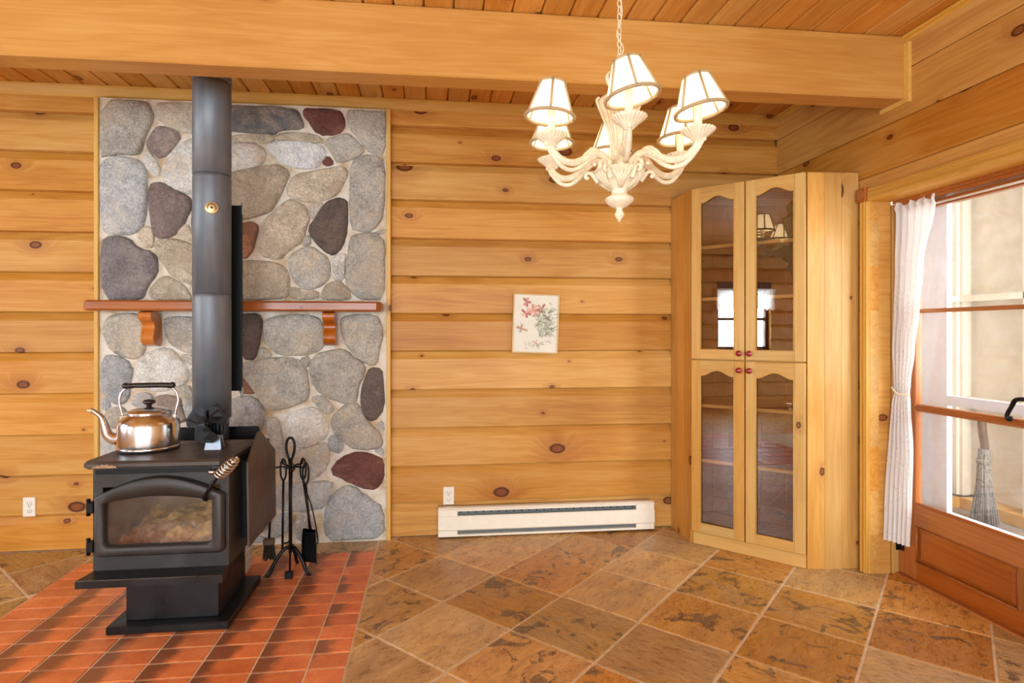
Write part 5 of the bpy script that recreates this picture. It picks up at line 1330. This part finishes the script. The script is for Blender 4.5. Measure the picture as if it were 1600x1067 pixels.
# ------------------------------------------------------------------ curtain at the glass door
cu = thing('door_curtain', (2.432, 2.72, 1.06), 'white lace curtain tied back at the left side of the glass door', 'curtain')
rowsC = [(1.940, 2.785, 2.545, .010), (1.915, 2.788, 2.540, .016), (1.905, 2.788, 2.540, .010), (1.60, 2.785, 2.600, .014), (1.40, 2.795, 2.628, .014), (1.19, 2.800, 2.660, .012), (1.02, 2.797, 2.694, .008), (.965, 2.797, 2.702, .006), (.90, 2.798, 2.696, .010), (.66, 2.802, 2.678, .014), (.40, 2.802, 2.680, .015), (.185, 2.802, 2.690, .015)]
nu, nv = 72, 90; vs = []
for j in range(nv + 1):
    z = 1.94 - (1.94 - .185) * j / nv
    for a, b in zip(rowsC, rowsC[1:]):
        if b[0] <= z <= a[0]: break
    t = (a[0] - z) / (a[0] - b[0]); t = t * t * (3 - 2 * t) if a[0] - b[0] > .05 else t
    yl, yr, am_ = [a[i] + (b[i] - a[i]) * t for i in (1, 2, 3)]
    # the leaf hangs clear of the casing: what passes the jamb bends forward
    for i in range(nu + 1):
        u = i / nu; y = yl + (yr - yl) * u
        fold = math.sin(u * 2 * math.pi * 5.5 + math.sin(z * 3) * .8) + .45 * math.sin(u * 2 * math.pi * 11 + z * 5)
        x = 2.426 - am_ * (1 + .8 * fold)
        x -= .040 * max(0, (.95 - z) / .75) ** .7 * (1 - u) ** 1.4 if z < .95 else 0
        vs.append((x, y, z + (.012 * math.sin(u * 20) if j == 0 else 0)))
cmh = MB().add(vs, [(j * (nu + 1) + i, j * (nu + 1) + i + 1, (j + 1) * (nu + 1) + i + 1, (j + 1) * (nu + 1) + i) for j in range(nv) for i in range(nu)], 0, True)
part('lace_panel', cmh, M['lace'], cu)
tie = MB()
for i in range(17):
    u = i / 16; tie.ball((2.426 - .020 - .012 * math.sin(u * math.pi), 2.800 - .105 * u, .985 - .028 * u - .012 * math.sin(u * math.pi)), .0052, n=8)
part('beaded_tieback', tie, M['candle'], cu)
part('curtain_rod', MB().tube([(2.434, DY1 - .03, 1.905), (2.434, DY0 + .03, 1.905)], .0055, 10), M['white'], cu)

# rough grey thing standing in the porch
br = Vector((3.64, 3.46, 0))
bo = thing('twig_broom', br, 'rough grey twig broom standing on its bristles beyond the door glass', 'broom')
part('stick', MB().tube(bez([br + Vector((0, 0, .34)), br + Vector((.006, 0, .5)), br + Vector((-.012, 0, .62)), br + Vector((-.006, .01, .70))], 6), .024, 10), M['brushwood'], bo)
bw = MB()
for k in range(240):
    a = random.uniform(0, 2 * math.pi); r_ = math.sqrt(random.random())
    d = Vector((math.cos(a), math.sin(a), 0)) * r_
    bw.tube([br + d * .030 + Vector((0, 0, .50)), br + d * .042 + Vector((0, 0, .26)), br + d * random.uniform(.066, .082) + Vector((0, 0, random.uniform(.002, .02)))], [.005, .007, .005], 4)
tag(part('bristles', bw, M['twig'], bo), kind='stuff')
part('binding', MB().lathe([(.036, .40), (.042, .405), (.042, .43), (.036, .435)], br, 16), M['twig'], bo)

# white valance over the left window, seen only in the cabinet glass
va = thing('window_valance', (XL + .03, (WY0 + WY1) / 2, 1.8), 'short white gathered valance over the left wall window', 'valance')
vs = []
for j in range(9):
    for i in range(121):
        u = i / 120; z = 1.99 - .34 * j / 8 - (.015 * math.sin(u * 60) if j == 8 else 0)
        vs.append((XL + .045 + .016 * math.sin(u * 2 * math.pi * 22) * (.4 + .6 * j / 8), WY0 - .03 + (WY1 - WY0 + .06) * u, z))
part('ruffle', MB().add(vs, [(j * 121 + i, j * 121 + i + 1, (j + 1) * 121 + i + 1, (j + 1) * 121 + i) for j in range(8) for i in range(120)], 0, True), M['lace'], va)
part('rod', MB().tube([(XL + .045, WY0 - .06, 1.97), (XL + .045, WY1 + .06, 1.97)], .008, 8), M['white'], va)
